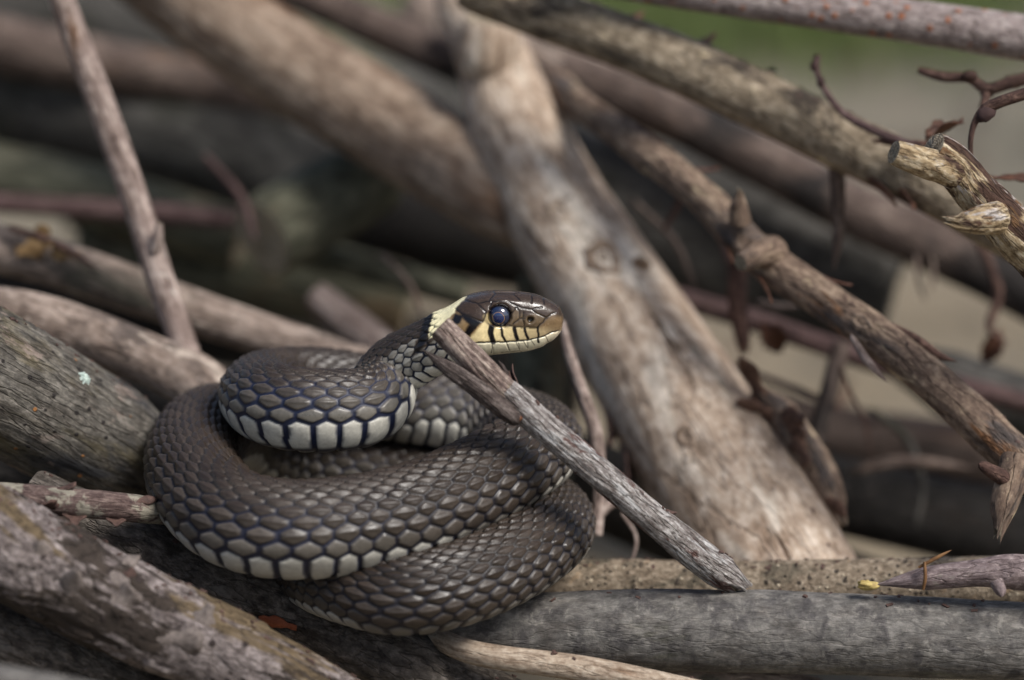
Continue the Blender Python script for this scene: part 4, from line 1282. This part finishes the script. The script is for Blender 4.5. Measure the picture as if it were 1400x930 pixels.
    E_.b.inputs['Coat Roughness'].default_value = 0.03
    re = 94 * mm5
    ih = int(np.argmin(np.abs(x5 - 788)))
    for side in (1, -1):
        # the flank vertex that sits at the eye's place
        jcand = [a for a in range(m) if (st[a] * side) > 0.3]
        jb = min(jcand, key=lambda a: abs(Y5[ih, a] - 268))
        p0 = pos[ih, jb] - Bv[ih] * side * (re * 0.52 - 0.0009)
        nlat, nlon = 28, 40
        vs, fs, eco = [], [], []
        for a in range(nlat + 1):
            al = math.pi * a / nlat
            for b in range(nlon):
                lo = 2 * math.pi * b / nlon
                v = np.array([math.sin(al) * math.cos(lo), math.cos(al), math.sin(al) * math.sin(lo)])
                vs.append(p0 + re * (RGT * v[0] + Bv[ih] * side * v[1] * 0.80 + Dd[ih] * v[2]))
                eco.append(v)
        for a in range(nlat):
            for b in range(nlon):
                b2 = (b + 1) % nlon
                q4 = [a * nlon + b, a * nlon + b2, (a + 1) * nlon + b2, (a + 1) * nlon + b]
                fs.append(q4 if side > 0 else q4[::-1])
        mesh_obj('eye', vs, fs, E_.m, root, {'eye_co': eco})
    return C, R, sl


SN = build_snake()

# ================================================================== SMALL THINGS
# lichen rosette on the thick log: a lobed crust that follows the bark
def lichen(b, t, ang, r):
    p, tx, nz = surf(b, t, ang)
    ty = np.cross(nz, tx)
    v = [p + nz * 0.0006]
    seg = 40
    f = []
    for kx, fr in enumerate((0.35, 0.7, 1.0)):
        for j in range(seg):
            a = 2 * math.pi * j / seg
            lob = 1 + (0.30 * math.sin(a * 7) + 0.22 * math.sin(a * 11 + 1)) * fr
            d = tx * math.cos(a) + ty * math.sin(a)
            v.append(p + d * r * fr * lob + nz * ((0.0005 + 0.0003 * math.sin(a * 9 + kx)) if kx < 2 else -0.0006) - nz * (r * fr) ** 2 / (2 * b.R[0]))
    for j in range(seg):
        f.append([0, 1 + j, 1 + (j + 1) % seg])
    for kx in range(2):
        for j in range(seg):
            a, b_ = 1 + kx * seg + j, 1 + kx * seg + (j + 1) % seg
            f.append([a, a + seg, b_ + seg, b_])
    return mesh_obj('lichen_patch', v, f, M['lichen'], b.o)


def nearest(b, px, py):
    """fraction and angle of the limb's surface point that shows at this photo pixel, camera side"""
    rel = b.pos - CAMP
    z = rel @ FWD
    x = 700 + (rel @ RGT) / z * 1400 / 0.36
    y = 465 - (rel @ UPV) / z * 1400 / 0.36
    d = (x - px) ** 2 + (y - py) ** 2 + np.where(((b.pos - b.C[:, None, :]) @ FWD) > 0, 1e6, 0)
    i, j = np.unravel_index(np.argmin(d), d.shape)
    return i / b.n, 2 * math.pi * j / b.m


def knot(b, px, py, r, aspect=1.5):
    t, ang = nearest(b, px, py)
    p, tx, nz = surf(b, t, ang)
    ty = np.cross(nz, tx)
    Rb = float(b.R[int(round(t * b.n))])
    prof = [(0.0, -0.10), (0.22, 0.02), (0.34, -0.08), (0.52, 0.10), (0.66, 0.20), (0.80, 0.12), (1.0, -0.12)]
    seg = 36
    v, f, bc = [p + nz * r * 0.05], [], [np.zeros(3)]
    for (fr, h) in prof[1:]:
        for j in range(seg):
            a = 2 * math.pi * j / seg
            wv = 1 + 0.10 * math.sin(3 * a + 1) + 0.07 * math.sin(7 * a)
            u, w = math.cos(a) * r * aspect * fr * wv, math.sin(a) * r * fr * wv
            v.append(p + tx * u + ty * w + nz * (r * (h + 0.05 * math.sin(5 * a + fr * 9)) - w * w / (2 * Rb)))
            bc.append(np.array([u * 0.3 + px, w, r * fr]))
    for j in range(seg):
        f.append([0, 1 + j, 1 + (j + 1) % seg])
    for k_ in range(len(prof) - 2):
        for j in range(seg):
            a, b_ = 1 + k_ * seg + j, 1 + k_ * seg + (j + 1) % seg
            f.append([a, a + seg, b_ + seg, b_])
    return mesh_obj('knot', v, f, M['brown_limb'], b.o, {'bco': np.array(bc)})


knot(K, 826, 352, 0.0050, 1.3)
knot(K, 935, 595, 0.0026)
knot(K, 760, 290, 0.003)
knot(Nb, 1180, 440, 0.0022)
t_, a_ = nearest(E, 115, 516)
lichen(E, t_, a_, 0.0016)
# flakes of peeling bark
for (bb, px, py, ln, wd, li, tr, mt) in (
        (F, 75, 700, 0.005, 0.006, 0.35, 2.0, 'flake'), (F, 100, 708, 0.006, 0.006, 0.35, 1.4, 'flake'), (F, 155, 712, 0.004, 0.006, 0.35, 1.8, 'flake'),
        (F, 70, 668, 0.006, 0.003, 0.3, 0.2, 'flake'), (F, 180, 684, 0.007, 0.003, 0.15, 0.1, 'flake'), (F, 15, 700, 0.005, 0.006, 0.35, 1.6, 'flake'),
        (B, 120, 800, 0.010, 0.008, 0.12, 0.5, 'flake_grey'), (B, 150, 835, 0.008, 0.010, 0.18, 1.2, 'flake_grey'), (B, 210, 870, 0.012, 0.008, 0.15, 0.3, 'flake_grey'),
        (B, 60, 790, 0.009, 0.007, 0.15, 2.2, 'flake_grey'), (B, 160, 770, 0.006, 0.004, 0.25, 0.9, 'flake_grey'), (B, 270, 860, 0.007, 0.006, 0.2, 1.5, 'flake_grey'),
        (B, 90, 825, 0.010, 0.006, 0.2, 1.7, 'flake_grey'), (B, 180, 800, 0.004, 0.003, 0.4, 2.0, 'flake')):
    t_, a_ = nearest(bb, px, py)
    flake_on(bb, t_, a_, ln, wd, li, M[mt], turn=tr)


def loose(name, px, py, d, dirx, diry, ln, wd, curl, mat, label, cat, shape='leaf', lean=0.4):
    ax = unit(RGT * dirx + UPV * diry)
    az = unit(-FWD * lean + UPV * (1 - lean))
    az = unit(az - ax * np.dot(az, ax))
    ay = np.cross(az, ax)
    o = sheet(name, P(px, py, d), ax, ay, az, ln, wd, curl, mat, shape=shape, nx=14, ny=9, rough=0.55)
    return tag(o, label, cat)


t_, a_ = nearest(D, 352, 846)
p_, tx_, nz_ = surf(D, t_, a_)
ax_ = unit(tx_ + np.cross(nz_, tx_) * 0.25)
tag(sheet('bark_shred', p_ + nz_ * 0.0004, ax_, np.cross(nz_, ax_), nz_, 0.009, 0.0032, 0.12, M['rust_bark'], rough=0.4),
    'rust orange bark shred on the dark log under the snake', 'bark')
loose('bark_shard', 1195, 190, 46, 1, -0.12, 0.018, 0.005, 0.12, M['leaf'], 'dark bark shard lying on the olive branch behind the broken end', 'bark', 'flake')
loose('bark_shard', 1345, 240, 30, 1, -0.05, 0.016, 0.004, 0.1, M['leaf'], 'dark bark shard at the right edge above the broken branch', 'bark', 'flake')
loose('curled_leaf', 1040, 440, 96, 0.6, -0.8, 0.010, 0.007, -0.5, M['leaf'], 'curled brown leaf hanging on the purple rod', 'leaf', lean=0.9)
loose('curled_leaf', 1368, 450, 110, -0.4, -0.9, 0.010, 0.006, -0.4, M['leaf'], 'withered leaf hanging by the right edge over the bare soil', 'leaf', lean=0.9)
loose('curled_leaf', 1265, 185, 36, 1, 0.05, 0.009, 0.005, 0.4, M['leaf'], 'small crisp brown leaf curled behind the broken branch tip', 'leaf')


# leaf litter on the soil and a patch of grass farther off
def litter():
    vs, fs = [], []
    for k_ in range(900):
        x, y = rng.uniform(-0.7, 0.9), rng.uniform(0.0, 2.2)
        ln = rng.uniform(0.008, 0.03)
        a = rng.uniform(0, 2 * math.pi)
        ax = np.array([math.cos(a), math.sin(a), rng.uniform(-0.2, 0.3)])
        ay = np.array([-math.sin(a), math.cos(a), rng.uniform(-0.2, 0.2)])
        o = np.array([x, y, rng.uniform(0.002, 0.012)])
        b0 = len(vs)
        for u_, w_ in ((0, 0.05), (0.35, 0.45), (0.7, 0.35), (1, 0.03)):
            z = np.array([0, 0, 0.15 * ln * math.sin(u_ * 3 + k_)])
            vs += [o + ax * ln * u_ + ay * ln * w_ * 0.5 + z, o + ax * ln * u_ - ay * ln * w_ * 0.5 + z]
        for t in range(3):
            fs.append([b0 + 2 * t, b0 + 2 * t + 1, b0 + 2 * t + 3, b0 + 2 * t + 2])
    o = mesh_obj('leaf_litter', vs, fs, M['leaf'])
    tag(o, 'dead leaves scattered over the soil under the pile', 'leaf litter', kind='stuff')


def grass():
    g = plain('grass_blade', (66, 80, 38), (106, 120, 64), 40, 0.6, 0.1)
    vs, fs = [], []
    c = ground_at(960, 50)
    for k_ in range(5000):
        x = c[0] + rng.normal(0.02, 0.11)
        y = c[1] + rng.normal(0.12, 0.12)
        h = rng.uniform(0.02, 0.06)
        a = rng.uniform(0, 2 * math.pi)
        d = np.array([math.cos(a), math.sin(a), 0])
        w = np.array([-math.sin(a), math.cos(a), 0]) * 0.0012
        b0 = len(vs)
        for u_ in (0, 0.5, 1.0):
            p = np.array([x, y, h * u_ - 0.002]) + d * h * 0.5 * u_ * u_
            vs += [p - w * (1.05 - u_), p + w * (1.05 - u_)]
        fs += [[b0, b0 + 1, b0 + 3, b0 + 2], [b0 + 2, b0 + 3, b0 + 5, b0 + 4]]
    o = mesh_obj('grass', vs, fs, g)
    tag(o, 'blurred green grass on the soil far behind the olive branch', 'grass', kind='stuff')


def crumbs():
    vs, fs = [], []
    for (b, cnt) in ((A, 26), (I, 60), (B, 70), (E, 60), (D, 50), (H, 14), (G, 4), (K, 20), (Nb, 40), (Lb, 40)):
        up = (b.pos - b.C[:, None, :])
        ang = np.argsort(-up[..., 2], axis=1)[:, :max(3, b.m // 6)]
        for _ in range(cnt):
            i = rng.integers(2, b.n - 2)
            j = ang[i, rng.integers(0, ang.shape[1])]
            p = b.pos[i, j]
            nz = unit(p - b.C[i])
            tx = b.T[i]
            ty = np.cross(nz, tx)
            a = rng.uniform(0, 6.28)
            ax, ay = tx * math.cos(a) + ty * math.sin(a), ty * math.cos(a) - tx * math.sin(a)
            L_, W_, H_ = rng.uniform(0.0003, 0.0018), rng.uniform(0.00025, 0.0008), rng.uniform(0.0002, 0.0005)
            b0 = len(vs)
            for sx in (-1, 1):
                for sy in (-1, 1):
                    for sz in (-1, 1):
                        vs.append(p + ax * sx * L_ * rng.uniform(0.3, 0.6) + ay * sy * W_ * rng.uniform(0.3, 0.7) + nz * (H_ * 0.3 + sz * H_ * 0.5))
            fs.extend([[b0 + x for x in f] for f in ((0, 1, 3, 2), (4, 6, 7, 5), (0, 4, 5, 1), (2, 3, 7, 6), (0, 2, 6, 4), (1, 5, 7, 3))])
    o = mesh_obj('bark_crumbs', vs, fs, M['flake'], smooth=False)
    tag(o, 'crumbs of dark bark lying on top of the logs', 'bark crumbs', kind='stuff')


crumbs()
litter()
grass()
